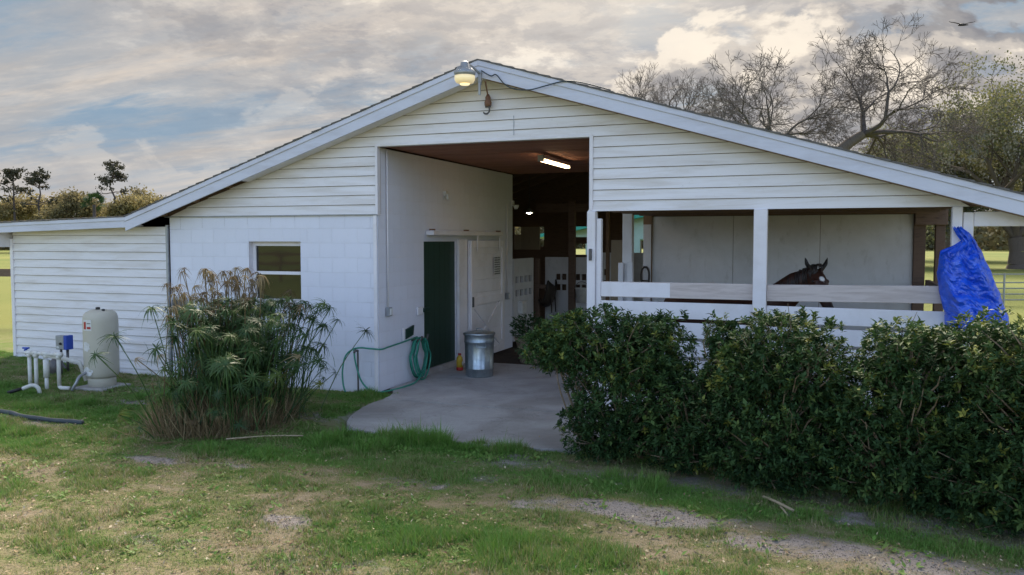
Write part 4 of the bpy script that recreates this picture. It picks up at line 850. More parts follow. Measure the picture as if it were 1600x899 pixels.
# ------------------------------------------------------------------ horse
def horse():
    b = bmesh.new()
    def blob(chain, n=16):
        """loft: list of (centre, forward axis implied, rx, rz)"""
        rings = []; P = [Vector(c[0]) for c in chain]; side = None
        for i, c in enumerate(chain):
            d = (P[min(i + 1, len(P) - 1)] - P[max(i - 1, 0)]).normalized(); s = c[3] if len(c) > 3 else None
            s = Vector(s) if s else (d.cross(Vector((0, 0, 1))) if abs(d.z) < .98 else Vector((0, 1, 0)))
            s = (s - d * s.dot(d)).normalized(); u = s.cross(d).normalized()
            rings.append([b.verts.new(P[i] + s * math.cos(2 * math.pi * k / n) * c[1] + u * math.sin(2 * math.pi * k / n) * c[2]) for k in range(n)])
        for r0, r1 in zip(rings[:-1], rings[1:]):
            for k in range(n): b.faces.new((r0[k], r0[(k + 1) % n], r1[(k + 1) % n], r1[k]))
        b.faces.new(list(reversed(rings[0]))); b.faces.new(rings[-1])
    W = Vector((4.72, 1.25, 0)); ax = Vector((.93, -.30, 0)).normalized()
    def at(f, z, s=0): p = W + ax * f + Vector((-ax.y, ax.x, 0)) * s; return (p.x, p.y, z)
    # trunk: deep chest, narrower belly, rounded croup
    blob([(at(-1.28, 1.05), .06, .10), (at(-1.22, 1.05), .17, .22), (at(-1.0, 1.06), .245, .29), (at(-.75, 1.05), .25, .275), (at(-.45, 1.01), .255, .28), (at(-.15, .99), .25, .31), (at(.10, 1.0), .225, .335), (at(.28, 1.02), .18, .28), (at(.38, 1.04), .10, .16)], 20)
    neck0 = Vector(at(.12, 1.10)); poll = Vector((5.47, .93, 1.66)); side = (.84, .54, 0)
    blob([(neck0, .17, .28), (neck0.lerp(poll, .3) + Vector((0, 0, .02)), .13, .215), (neck0.lerp(poll, .65) + Vector((0, 0, .035)), .10, .165), (poll + Vector((-.03, .02, -.06)), .085, .125)], 16)
    nd = Vector((.30, -.58, -.76)).normalized(); sv_ = nd.cross(Vector((0, 0, 1))).normalized(); sv_ = sv_ if sv_.x > 0 else -sv_; face = sv_.cross(nd).normalized()
    if face.y > 0: face = -face
    def hd(t, drop, w, h): return (poll + nd * t - face * drop, w, h, tuple(sv_))
    blob([hd(-.06, .06, .05, .05), hd(-.02, .055, .088, .085), hd(.06, .055, .108, .110), hd(.15, .06, .112, .125), hd(.24, .06, .098, .118), hd(.34, .045, .070, .085), hd(.46, .035, .057, .068), hd(.55, .035, .060, .066), hd(.60, .04, .045, .048)], 18)
    for s in (-1, 1):      # ears
        e0 = poll + sv_ * (.072 * s) - nd * .02 + face * .0; tip = e0 + Vector((0, 0, .175)) + sv_ * (.075 * s); mid = e0.lerp(tip, .45) + sv_ * (.012 * s)
        blob([(e0 - Vector((0, 0, .04)), .034, .03), (e0 + Vector((0, 0, .02)), .040, .028), (mid, .040, .024), (mid.lerp(tip, .55), .024, .015), (tip, .005, .005)], 10)
        ey = poll + nd * .16 + sv_ * (.086 * s) + face * .022; blob([(ey - sv_ * .03, .012, .012), (ey - sv_ * .015, .026, .022), (ey + sv_ * .004, .026, .022), (ey + sv_ * .016, .010, .009)], 10)
    # legs
    def leg(pts): blob([(at(*p[0]), p[1], p[2]) for p in pts], 12)
    for s in (-.14, .14):
        leg([((.14, 1.0, s), .09, .13), ((.15, .78, s), .075, .09), ((.16, .50, s), .046, .05), ((.15, .44, s), .048, .052), ((.15, .30, s), .032, .034), ((.15, .14, s), .036, .038), ((.18, .07, s), .036, .036), ((.20, .045, s), .055, .06), ((.20, .012, s), .062, .07)])
        leg([((-1.0, 1.02, s), .11, .20), ((-.93, .80, s), .10, .15), ((-1.06, .62, s), .06, .08), ((-1.16, .50, s), .045, .055), ((-1.14, .34, s), .034, .038), ((-1.13, .15, s), .038, .04), ((-1.10, .07, s), .036, .036), ((-1.08, .045, s), .055, .06), ((-1.08, .012, s), .062, .07)])
    me = bpy.data.meshes.new('body'); bmesh.ops.recalc_face_normals(b, faces=b.faces); b.to_mesh(me); b.free()
    t = thing('horse', 'bay horse with white star and pricked ears looking over the stall rail', 'horse', (4.3, 1.35, 0))
    m = Mat('bay_coat', .5, .35); geo = m.N.new('ShaderNodeNewGeometry')
    def ball(c, r0, r1, stretch=None):
        d = m.N.new('ShaderNodeVectorMath'); d.operation = 'DISTANCE'; m.L.new(geo.outputs['Position'], d.inputs[0]); d.inputs[1].default_value = c
        return m.ramp(m.math('ADD', d.outputs['Value'], m.math('MULTIPLY', m.math('SUBTRACT', m.noise(40, 3), .5), .02)), [(r0, 1.0), (r1, 0.0)])
    coat = m.ramp(m.noise(3, 5, .6), [(.3, (.026, .009, .006)), (.7, (.052, .018, .009))])
    sep = m.N.new('ShaderNodeSeparateXYZ'); m.L.new(geo.outputs['Position'], sep.inputs[0])
    c = m.mix(m.ramp(sep.outputs[2], [(.35, 1.0), (.62, 0.0)]), coat, (.012, .010, .009))
    c = m.mix(m.ramp(m.math('SUBTRACT', sep.outputs[2], 1.0), [(.64, 0.0), (.72, 1.0)]), c, (.014, .010, .008))
    st = poll + nd * .15 + face * .085
    c = m.mix(ball(tuple(st), .035, .05), c, (.75, .72, .68)); c = m.mix(ball(tuple(st + nd * .06 + sv_ * .005), .018, .03), c, (.75, .72, .68))
    muz = poll + nd * .58 - face * .03; c = m.mix(ball(tuple(muz), .06, .13), c, (.018, .014, .013))
    m.col(c)
    o = link('body', me, m.m, t); rm = o.modifiers.new('remesh', 'REMESH'); rm.mode = 'VOXEL'; rm.voxel_size = .014; rm.use_smooth_shade = True; sm_ = o.modifiers.new('smooth', 'SMOOTH'); sm_.iterations = 4; sm_.factor = .5
    for s in (-1, 1):
        ey = poll + nd * .16 + sv_ * ((.097 if s < 0 else .08) * s) + face * .022; mb = MB(); mb.lathe([(.0, -.018), (.013, -.013), (.018, 0), (.013, .013), (.0, .018)], tuple(ey), 12); mb.build('eye', M['black'], t, True)
    mane = MB(); rg = random.Random(3)
    crest = [neck0 + Vector((0, 0, .24)), neck0.lerp(poll, .3) + Vector((0, 0, .215)), neck0.lerp(poll, .65) + Vector((0, 0, .175)), poll + Vector((-.02, .02, .085))]
    cs = smooth_path(crest, 14)
    for p in cs:
        for k in range(4):
            q = p + Vector((rg.uniform(-.015, .015), rg.uniform(-.02, .02), rg.uniform(-.02, .008))); L = rg.uniform(.10, .2); s = -1 if rg.random() < .7 else 1
            mane.tube([q, q + Vector((rg.uniform(-.02, .02), .05 * s, .0)), q + Vector((rg.uniform(-.03, .03), .09 * s, -L * .5)), q + Vector((rg.uniform(-.03, .03), .10 * s, -L))], [.012, .011, .008, .002], 5)
    for k in range(10):
        q = poll + Vector((0, 0, .06)) + sv_ * rg.uniform(-.03, .03) + face * .03; mane.tube([q, q + face * .05 + nd * .02, q + face * .055 + nd * .09 + sv_ * rg.uniform(-.03, .03)], [.010, .009, .002], 5)
    mane.build('mane', M['leather'], t, True)
    tl = MB()
    for k in range(30):
        q = Vector(at(-1.27, 1.16)) + Vector((rg.uniform(-.03, .03), rg.uniform(-.03, .03), 0)); tl.tube([q, q - ax * .10 + Vector((0, 0, -.08)), q - ax * .13 + Vector((rg.uniform(-.04, .04), rg.uniform(-.04, .04), -.7))], [.014, .013, .003], 5)
    tl.build('tail', M['leather'], t, True)
horse()

# ------------------------------------------------------------------ papyrus clump
def papyrus():
    t = thing('papyrus_clump', 'tall umbrella papyrus clump, green heads and dry brown stalks, by block wall', 'plant', (-.6, -2.1, 0))
    def whorl_mesh(seed, n, L, droop, w=.011):
        rg = random.Random(seed); v = []; f = []
        for k in range(n):
            a = 2 * math.pi * k / n + rg.uniform(-.15, .15); el = rg.uniform(-.35, .75); l = L * rg.uniform(.65, 1.1); dx, dy = math.cos(a), math.sin(a); b0 = len(v)
            for i in range(5):
                s = i / 4; r = l * s * math.cos(el * (1 - s)); z_ = l * (s * math.sin(el) - droop * s * s); ww = w * (1 - s ** 2) * (1 if i else .6) + .0008
                v += [(dx * r - dy * ww, dy * r + dx * ww, z_), (dx * r + dy * ww, dy * r - dx * ww, z_ + .002)]
            for i in range(4): f.append((b0 + 2 * i, b0 + 2 * i + 1, b0 + 2 * i + 3, b0 + 2 * i + 2))
        return v, f
    def mesh_of(v, f, mat, tint):
        me = bpy.data.meshes.new('leaf_whorl'); me.from_pydata(v, [], f); at = me.attributes.new('tint', 'FLOAT', 'POINT'); at.data.foreach_set('value', np.full(len(v), tint, np.float32)); me.materials.append(mat); return me
    G = [mesh_of(*whorl_mesh(i, 24, .175, .50 + .25 * (i % 3), .0058), M['pap_green'], tt) for i, tt in enumerate((.1, .25, .4, .55, .7, .95))]
    D = [mesh_of(*whorl_mesh(20 + i, 12, .12, .9 + .3 * i, .006), M['pap_dry'], tt) for i, tt in enumerate((.1, .4, .75))]
    rg = random.Random(11)
    def stalk(bx, by, tx, ty, tz, green, i):
        z0 = float(gz(bx, by)) - .02; mx = bx * .55 + tx * .45; my = by * .55 + ty * .45; mz = z0 + (tz - z0) * .55
        pts = smooth_path([(bx, by, z0), (mx, my, mz), (tx, ty, tz)], 4); mb = MB().tube(pts, [.0075 - .0035 * k / (len(pts) - 1) for k in range(len(pts))], 5)
        o = mb.build('stalk', M['pap_green'] if green else M['pap_dry'], t); at = o.data.attributes.new('tint', 'FLOAT', 'POINT'); at.data.foreach_set('value', np.full(len(o.data.vertices), .35 + rg.random() * .3, np.float32))
        d = (Vector(pts[-1]) - Vector(pts[-3])).normalized(); q = d.to_track_quat('Z', 'Y')
        w = bpy.data.objects.new('leaf_whorl', rg.choice(G[:5] if tz > .6 or rg.random() < .5 else G) if green else rg.choice(D)); COL.objects.link(w); w.parent = o; w.matrix_parent_inverse = Matrix.Translation(-world_loc(t)) if False else Matrix.Identity(4)
        w.location = pts[-1]; w.rotation_euler = (q @ Matrix.Rotation(rg.uniform(0, 6.28), 3, 'Z').to_quaternion()).to_euler(); k = rg.uniform(.7, 1.25) * (.62 if tz < .56 else 1); w.scale = (k, k, k)
    i = 0
    for k in range(330):      # green shoots in the middle and to the right
        bx = rg.gauss(-.66, .27); by = rg.gauss(-2.05, .34); r = rg.random()
        tz = .40 + .98 * r ** .9; out = .35 + .2 * (1 - r); tx = bx + rg.gauss(.03, .16) + (bx + .66) * out; ty = by + rg.gauss(-.05, .2) + (by + 2.05) * .3
        stalk(bx, by, max(tx, -1.2 + .2 * rg.random()), ty, tz, True, i)
    for k in range(9):       # long shoots leaning right towards the aisle corner
        bx = rg.gauss(-.35, .12); by = rg.gauss(-1.75, .2); tx = rg.uniform(-.1, .38); ty = by + rg.uniform(-.1, .3); stalk(bx, by, tx, ty, rg.uniform(.75, 1.38), True, i)
    for k in range(135):      # dry stalks behind and to the left
        bx = rg.gauss(-.88, .26); by = rg.gauss(-1.95, .35); tx = max(bx + rg.gauss(-.10, .26) + (bx + .95) * .35, -1.55 + rg.random() * .35); tz = rg.uniform(.7, 1.74) if tx > -1.45 else rg.uniform(.5, 1.25); stalk(bx, by, tx, by + rg.gauss(0, .22), tz, False, i)
    for k in range(60):      # low yellow-green skirt at the front left
        bx = rg.gauss(-.75, .26); by = rg.gauss(-2.6, .22); stalk(bx, by, bx + rg.gauss(-.05, .14), by + rg.gauss(-.08, .12), rg.uniform(.12, .50), rg.random() < .5, i)
    n = 3400; bx_ = RNG.normal(-.66, .30, n); by_ = RNG.normal(-2.1, .36, n); hz_ = .05 + RNG.random(n) * .85 * np.clip(1.15 - np.abs(bx_ + .66) * .9, .3, 1)
    d = np.stack([RNG.normal(0, .55, n), RNG.normal(-.1, .55, n), RNG.normal(.35, .6, n)], 1); tv = [(-.014, 0, 0), (.014, 0, 0), (.018, .5, .06), (-.018, .5, .06), (0, 1, -.08)]; tf = np.array([(0, 1, 2), (0, 2, 3), (3, 2, 4)])
    V, F = scatter(tv, tf, np.stack([bx_, by_, hz_], 1), frames(d, RNG.uniform(-.8, .8, n)), RNG.uniform(.10, .24, n)); o = big('blades', V, F, M['pap_green'], t, np.repeat(np.clip(RNG.normal(.28, .22, n), 0, 1), 5)); o['kind'] = 'stuff'
    # broken dry stubble round the foot
    n = 3000; ang = RNG.uniform(0, 2 * math.pi, n); rr = RNG.random(n) ** .6; x = -.66 + .72 * rr * np.cos(ang); y = -2.3 + .80 * rr * np.sin(ang)
    d = np.stack([RNG.normal(0, .35, n) + .3 * np.cos(ang), RNG.normal(0, .35, n) + .3 * np.sin(ang), np.ones(n)], 1); d /= np.linalg.norm(d, axis=1, keepdims=True)
    tv = [(-.012, 0, 0), (.012, 0, 0), (.008, .6, .02), (-.008, .6, .02), (.0, 1, .06)]; tf = np.array([(0, 1, 2), (0, 2, 3), (3, 2, 4)])
    sc = RNG.uniform(.15, .60, n) * (1.1 - .4 * rr)
    V, F = scatter(tv, tf, np.stack([x, y, gz(x, y) - .02], 1), frames(d, RNG.uniform(0, 6, n)), sc); o = big('dry_stubble', V, F, M['pap_dry'], t, np.repeat(np.clip(RNG.normal(.58, .25, n), 0, 1), 5)); o['kind'] = 'stuff'
    n = 900; ang = RNG.uniform(0, 2 * math.pi, n); rr = .6 + .6 * RNG.random(n); x = -.62 + .75 * rr * np.cos(ang); y = -2.3 + .85 * rr * np.sin(ang)
    d = np.stack([RNG.normal(size=n), RNG.normal(size=n), RNG.normal(0, .12, n) + .05], 1)
    V, F = scatter(tv, tf, np.stack([x, y, gz(x, y) + .012], 1), frames(d, RNG.uniform(0, 6, n)), RNG.uniform(.08, .35, n)); o = big('fallen_straw', V, F, M['pap_dry'], t, np.repeat(np.clip(RNG.normal(.6, .25, n), 0, 1), 5)); o['kind'] = 'stuff'
papyrus()

# ------------------------------------------------------------------ hedge shrubs
def shrub(label, lobes, stems, n, seed, sprigs):
    rg = np.random.default_rng(seed); cx = float(np.mean([l[0] for l in lobes])); cy = float(np.mean([l[1] for l in lobes]))
    t = thing('hedge_shrub', label, 'shrub', (cx, cy, 0), 'evergreen hedge shrubs in front of the stall rails')
    vol = np.array([l[3] * l[5] + l[3] * l[4] + l[4] * l[5] for l in lobes]); pick = rg.choice(len(lobes), n, p=vol / vol.sum()); Lb = np.array(lobes)[pick]
    d = rg.normal(size=(n, 3)); d /= np.linalg.norm(d, axis=1, keepdims=True)
    lump = .5 * np.sin(d[:, 0] * 5 + Lb[:, 0] * 9) * np.sin(d[:, 2] * 6 + seed) + .5 * np.sin(d[:, 1] * 7 + d[:, 2] * 4 + seed * 2)
    rad = (1 - .55 * rg.random(n) ** 2.0) * (1 + .13 * lump)
    c = Lb[:, :3] + d * Lb[:, 3:6] * rad[:, None]; ok = c[:, 2] > .04; c = c[ok]; d = d[ok]; rad = rad[ok]
    # twigs: a rosette of leaves at the end of each
    m = len(c); tw = d * .8 + np.array([0, 0, .75]) + rg.normal(0, .35, (m, 3)); tw /= np.linalg.norm(tw, axis=1, keepdims=True)
    extra = []; ed = []
    for (sx, sy, sz, h) in sprigs:
        for k in range(int(h / .022)):
            extra.append((sx + rg.normal(0, .008), sy + rg.normal(0, .008), sz + k * .022)); ed.append((rg.normal(0, .3), rg.normal(0, .3), 1))
    if extra: c = np.concatenate([c, extra]); e = np.array(ed); tw = np.concatenate([tw, e / np.linalg.norm(e, axis=1, keepdims=True)]); m = len(c)
    K = 9; base = np.repeat(c, K, 0); axd = np.repeat(tw, K, 0); ph = np.tile(np.arange(K) * 2.4, m) + np.repeat(rg.uniform(0, 6, m), K)
    Fm = frames(axd); ld = Fm[:, :, 0] * np.cos(ph)[:, None] + Fm[:, :, 2] * np.sin(ph)[:, None]; ld = ld * rg.uniform(.5, 1.0, (len(ld), 1)) + axd * rg.uniform(.1, .75, (len(ld), 1))
    base = base - axd * (np.tile(np.arange(K), m) * .006)[:, None]
    clump = np.repeat(rg.normal(.40, .22, m) + np.where(rg.random(m) < .03, .45, 0) + .13 * np.sin(c[:, 0] * 5.1 + seed) * np.sin(c[:, 2] * 6.3 + c[:, 1] * 4) + (c[:, 2] - .8) * .16, K)  # tint also rises with height: lit tops and dark foot painted into leaves
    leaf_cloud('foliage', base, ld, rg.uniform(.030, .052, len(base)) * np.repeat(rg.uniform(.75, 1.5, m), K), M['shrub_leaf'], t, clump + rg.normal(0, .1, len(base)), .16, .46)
    for s in stems:
        MB().tube(smooth_path(s[0], 3), [s[1] * (1 - .6 * k / (len(s[0]) * 3 - 3)) for k in range(len(smooth_path(s[0], 3)))], 6).build('stem', M['stem'], t, True)
    # fine twigs inside
    tb = MB(); ii = rg.choice(len(d), 320)
    for i in ii:
        q = c[i]; b_ = np.array([cx, cy, max(.1, q[2] - .5)]) * .45 + q * .55; q2 = q + (q - b_) / np.linalg.norm(q - b_) * rg.uniform(-.02, .10) * (rg.random() < .35); tb.tube([tuple(b_), tuple((b_ + q) / 2 + rg.normal(0, .03, 3)), tuple(q2)], [.008, .006, .0025], 4, False)
    o = tb.build('twigs', M['stem'], t); o['kind'] = 'stuff'
def rs(n, x0, x1, y0, y1, z, seed, h=(.06, .2)):
    rg = random.Random(seed); return [(rg.uniform(x0, x1), rg.uniform(y0, y1), z - rg.uniform(.06, .16), rg.uniform(.05, .15)) for k in range(n)]
shrub('broad dark evergreen shrub with bare leaning stems beside the concrete apron',
      [(3.60, -2.00, 1.06, .70, .50, .34), (3.20, -2.05, 1.0, .44, .40, .24), (4.05, -2.05, 1.00, .46, .48, .36), (3.85, -2.18, .55, .58, .50, .52), (3.66, -2.28, .28, .42, .36, .28), (4.25, -2.25, .55, .45, .48, .50)],
      [([(3.42, -2.02, 0), (3.34, -2.05, .35), (3.20, -2.08, .75), (3.12, -2.0, 1.0)], .016), ([(3.46, -2.0, 0), (3.38, -2.10, .4), (3.30, -2.15, .8), (3.3, -2.1, 1.1)], .018), ([(3.5, -2.05, 0), (3.45, -2.2, .4), (3.38, -2.22, .8), (3.4, -2.1, 1.1)], .014), ([(3.6, -2, 0), (3.6, -2.1, .5), (3.7, -2.1, 1.0)], .02), ([(3.48, -2.12, 0), (3.36, -2.28, .35), (3.24, -2.3, .7), (3.2, -2.2, .95)], .012), ([(4.0, -2.1, 0), (4.05, -2.1, .5), (4.1, -2.0, 1.0)], .018)],
      4300, 1, rs(14, 3.1, 4.35, -2.35, -1.75, 1.40, 1))
shrub('thin open shrub with a bare upright stem between two fuller shrubs',
      [(4.55, -2.35, .45, .36, .46, .42), (4.72, -2.25, 1.18, .16, .2, .22), (4.70, -2.30, .75, .20, .3, .3), (4.42, -2.45, .25, .3, .35, .25)],
      [([(4.70, -2.3, 0), (4.72, -2.3, .6), (4.72, -2.26, 1.3)], .015), ([(4.66, -2.3, 0), (4.62, -2.3, .5), (4.55, -2.3, .9)], .010), ([(4.73, -2.3, .5), (4.64, -2.34, .62), (4.52, -2.4, .66)], .012)],
      1250, 2, rs(6, 4.6, 4.85, -2.4, -2.15, 1.38, 2))
shrub('full rounded evergreen shrub in front of the middle stall post',
      [(5.20, -2.40, 1.02, .50, .55, .42), (4.98, -2.42, .80, .34, .5, .42), (5.45, -2.45, .90, .42, .5, .40), (5.15, -2.55, .48, .62, .52, .46), (5.6, -2.58, .48, .42, .5, .40), (5.25, -2.66, .25, .6, .40, .27)],
      [([(5.2, -2.4, 0), (5.2, -2.4, .6), (5.15, -2.35, 1.2)], .02), ([(5.3, -2.4, 0), (5.4, -2.45, .6), (5.5, -2.4, 1.1)], .018)],
      4400, 3, rs(16, 4.85, 5.75, -2.7, -2.15, 1.45, 3))
shrub('uneven evergreen shrub with gaps showing white rails, beside the rounded one',
      [(5.98, -2.60, .78, .36, .5, .36), (6.15, -2.55, 1.12, .32, .42, .30), (6.35, -2.62, .95, .40, .52, .42), (6.05, -2.78, .36, .48, .46, .38), (6.45, -2.80, .40, .45, .5, .42)],
      [([(6.0, -2.6, 0), (6.0, -2.6, .5), (6.1, -2.5, 1.0)], .018), ([(6.3, -2.6, 0), (6.35, -2.6, .5), (6.4, -2.5, 1.0)], .018)],
      3700, 4, rs(11, 5.85, 6.5, -2.85, -2.35, 1.38, 4))
shrub('large dark evergreen shrub below the blue tarp at the end of the hedge',
      [(6.75, -2.70, 1.10, .42, .55, .42), (7.15, -2.80, 1.05, .50, .60, .44), (6.85, -2.95, .55, .52, .55, .52), (7.35, -3.0, .55, .55, .6, .55), (7.8, -3.0, .85, .5, .6, .5), (6.75, -3.08, .26, .5, .4, .3), (7.3, -3.2, .30, .6, .45, .34)],
      [([(6.9, -2.8, 0), (6.9, -2.8, .6), (6.85, -2.7, 1.2)], .02), ([(7.3, -2.9, 0), (7.3, -2.9, .6), (7.3, -2.8, 1.2)], .02)],
      5200, 5, rs(16, 6.55, 7.5, -3.0, -2.45, 1.43, 5))
def stick(pts, r, label):
    tag(MB().tube(smooth_path(pts, 4), r, 6).build('fallen_stick', M['stick'], None, True), label, 'stick')
stick([(5.16, -2.98, .02), (5.27, -3.12, .03), (5.40, -3.26, .02)], .012, 'long pale dry stick lying on the grass before the rounded shrub')
stick([(5.30, -3.18, .015), (5.33, -3.27, .02), (5.36, -3.36, .01)], .007, 'short thin stick branching off the long pale stick')
stick([(-.1, -2.95, .02), (.25, -2.72, .03), (.55, -2.55, .02)], .008, 'dry papyrus stalk fallen across the grass beside the clump')
stick([(6.95, -3.62, .01), (7.15, -3.66, .025), (7.35, -3.6, .01)], .009, 'grey twig lying below the shrub under the tarp')

# ------------------------------------------------------------------ mint building with teal roof behind the barn
def far_building():
    t = thing('stable_building', 'mint green outbuilding with teal metal roof seen through the barn', 'building', (.8, 20, 0))
    yb = 18.0; hz_ = lambda x: 2.31 + .187 * (x + 2.76) if x < 2.2 else 2.31 + .187 * (2.2 + 2.76) - .187 * (x - 2.2)
    holed('wall', -3.6, 6.4, 0, 2.12, [(-2.82, -2.25, 1.45, 1.92), (-.36, -.08, 1.5, 2.06), (2.0, 3.0, 0, 2.0)], yb, yb + .1, 'y', M['mint'], t)
    mb = MB()
    for a, b in ((-3.6, 2.2), (2.2, 6.4)): mb.hexa([(a, yb, 2.12), (b, yb, 2.12), (b, yb + .1, 2.12), (a, yb + .1, 2.12), (a, yb, max(hz_(a), 2.125)), (b, yb, max(hz_(b), 2.125)), (b, yb + .1, max(hz_(b), 2.125)), (a, yb + .1, max(hz_(a), 2.125))])
    mb.build('gable', M['mint'], t)
    holed('rear_wall', -3.6, 6.4, 0, 2.12, [(-5, -.5, 1.0, 2.0), (-.5, 6, 1.0, 2.1)], 26, 26.1, 'y', M['mint'], t)
    for a, b in ((-4.0, 2.2), (2.2, 6.8)):
        r_ = MB().hexa([(a, yb - .5, hz_(a) - .0), (b, yb - .5, hz_(b)), (b, 26.5, hz_(b)), (a, 26.5, hz_(a)), (a, yb - .5, hz_(a) + .12), (b, yb - .5, hz_(b) + .12), (b, 26.5, hz_(b) + .12), (a, 26.5, hz_(a) + .12)]).build('roof', M['teal'], t)
    box('window_frame', -2.86, -2.83, yb - .03, yb + .1, 1.42, 1.95, M['trim'], t, 0)
far_building()

# ------------------------------------------------------------------ fences
def fence(label, x0, y0, x1, y1, n, rails, h, mat, rr, postr, group=None):
    g0 = float(gz(x0, y0)); t = thing('fence', label, 'fence', (x0, y0, g0))
    for k in range(n + 1):
        s = k / n; x = x0 + (x1 - x0) * s; y = y0 + (y1 - y0) * s; MB().tube([(x, y, g0 - .1), (x, y, g0 + h + .04)], postr, 8).build('post', mat, t)
    for z_ in rails:
        if isinstance(rr, tuple):
            L = math.hypot(x1 - x0, y1 - y0); nx_, ny_ = -(y1 - y0) / L * rr[0], (x1 - x0) / L * rr[0]
            MB().hexa([(x0 - nx_, y0 - ny_, g0 + z_), (x1 - nx_, y1 - ny_, g0 + z_), (x1 + nx_, y1 + ny_, g0 + z_), (x0 + nx_, y0 + ny_, g0 + z_), (x0 - nx_, y0 - ny_, g0 + z_ + rr[1]), (x1 - nx_, y1 - ny_, g0 + z_ + rr[1]), (x1 + nx_, y1 + ny_, g0 + z_ + rr[1]), (x0 + nx_, y0 + ny_, g0 + z_ + rr[1])]).build('rail', mat, t)
        else: MB().tube([(x0, y0, g0 + z_), (x1, y1, g0 + z_)], rr, 6).build('rail', mat, t)
fence('dark steel pipe fence along the pasture by the big oak', 9.4, 19.4, 20.0, 23.8, 8, (.18, .36, .54, .72, .98), .98, M['metal_grey'], .022, .03)
fence('dark brown board fence in the pasture behind the shed', -24, 1.0, -9.5, 4.0, 6, (1.06,), 1.15, M['darkwood'], (.02, .17), .06)

fence('brown board fence across the yard, mirrored in the barn window', -34, -14, -2, -30, 10, (.35, .75, 1.15), 1.3, M['darkwood'], (.02, .14), .07)
# ------------------------------------------------------------------ trees
def rot_about(d, ax, a): return Matrix.Rotation(a, 3, ax) @ d
class Tree:
    def __init__(s, seed): s.rg = random.Random(seed); s.seg = []; s.tips = []
    def grow(s, p, d, r, L, lev, maxlev, spread, up, ratio=.78, kids=(2, 3), wob=.16, nseg=3, rmin=.006, taper=.62):
        rg = s.rg
        for k in range(nseg):
            d = (d + Vector((rg.gauss(0, wob), rg.gauss(0, wob), rg.gauss(0, wob) + up))).normalized(); q = p + d * (L / nseg); r1 = r * (1 - (1 - taper) * .55 / nseg * 1.0)
            s.seg.append((p, q, r, r1)); p = q; r = r1
            if lev >= 1 and lev < maxlev and rg.random() < .30:
                a = d.orthogonal().normalized(); a = rot_about(a, d, rg.uniform(0, 6.28)); s.grow(p, rot_about(d, a, rg.uniform(.5, 1.1)), r * .5, L * .6, lev + 2, maxlev, spread, up, ratio, kids, wob, nseg, rmin, taper)
        if lev >= maxlev or r < rmin: s.tips.append((p, d)); return
        n = rg.choice(kids); base = rg.uniform(0, 6.28)
        for k in range(n):
            a = d.orthogonal().normalized(); a = rot_about(a, d, base + 6.28 * k / n + rg.uniform(-.4, .4)); dd = rot_about(d, a, spread * rg.uniform(.6, 1.25)); s.grow(p, dd, r * (taper + rg.uniform(-.06, .10)), L * ratio * rg.uniform(.8, 1.15), lev + 1, maxlev, spread, up, ratio, kids, wob, nseg, rmin, taper)
    def mesh(s, name, mat, parent, n=5):
        A = np.array([a for a, b, c, d in s.seg]); B = np.array([b for a, b, c, d in s.seg]); ra = np.array([c for a, b, c, d in s.seg]); rb = np.array([d for a, b, c, d in s.seg])
        Fm = frames(B - A); k = np.arange(n) * 2 * math.pi / n; ring = Fm[:, :, 0][:, None] * np.cos(k)[None, :, None] + Fm[:, :, 2][:, None] * np.sin(k)[None, :, None]
        V = np.concatenate([A[:, None] + ring * ra[:, None, None], B[:, None] + ring * rb[:, None, None]], 1); i = np.arange(n); j = (i + 1) % n
        F = np.stack([i, j, j + n, i + n], 1)[None] + (np.arange(len(A)) * 2 * n)[:, None, None]
        return big(name, V.reshape(-1, 3), F.reshape(-1, 4), mat, parent, smooth=True)
def cards(name, centres, per, radius, size, mat, parent, rg, flat=.7, droop=False, base=.5):
    N = len(centres); c = np.repeat(np.array(centres), per, 0) + rg.normal(0, 1, (N * per, 3)) * np.array([radius, radius, radius * flat]); n = len(c)
    d = rg.normal(size=(n, 3)); 
    if droop: d = d * .2 + np.array([0, 0, -1.0])
    tv = [(-.35, -.5, 0), (.35, -.4, .05), (.28, .5, -.05), (-.3, .45, .06)]; tf = np.array([(0, 1, 2), (0, 2, 3)])
    V, F = scatter(tv, tf, c, frames(d, rg.uniform(0, 6, n)), size * rg.uniform(.6, 1.3, n))
    tint = np.repeat(np.clip(np.repeat(rg.normal(base, .2, N), per) + rg.normal(0, .12, n), 0, 1), 4); return big(name, V, F, mat, parent, tint)
def bare_tree(label, loc, trunk, r, seed, maxlev, L, spread, up, group='bare winter trees behind the roof'):
    t = thing('bare_tree', label, 'tree', loc, group); T = Tree(seed); p = Vector(loc) - Vector((0, 0, .2)); last = None
    TR = Tree(seed + 1)
    for q, rr in trunk:
        q = Vector(q); TR.seg.append((p, q, r, rr)); last = (q - p).normalized(); p = q; r = rr
    base = T.rg.uniform(0, 6.28)
    for k in range(4):
        a = last.orthogonal().normalized(); a = rot_about(a, last, base + k * 1.57); T.grow(p, rot_about(last, a, T.rg.uniform(.25, .8)), r * .62, L * T.rg.uniform(.85, 1.1), 0, maxlev, spread, up, .82, (2, 3), .18, 3, .002, .64)
    T.seg = [(a, b, max(c, .0085), max(e, .007)) for a, b, c, e in T.seg]
    TR.mesh('trunk', M['bark'], t, 10); T.mesh('crown', M['bark_far'], t, 4)
bare_tree('tall bare tree with a thick trunk leaning right behind the roof', (4.4, 32.6, 0), [((4.7, 32.8, 3.0), .34), ((5.4, 33.3, 5.7), .29), ((6.4, 33.8, 6.7), .25), ((7.0, 34.0, 7.1), .22)], .4, 5, 7, 1.36, .54, -.012)
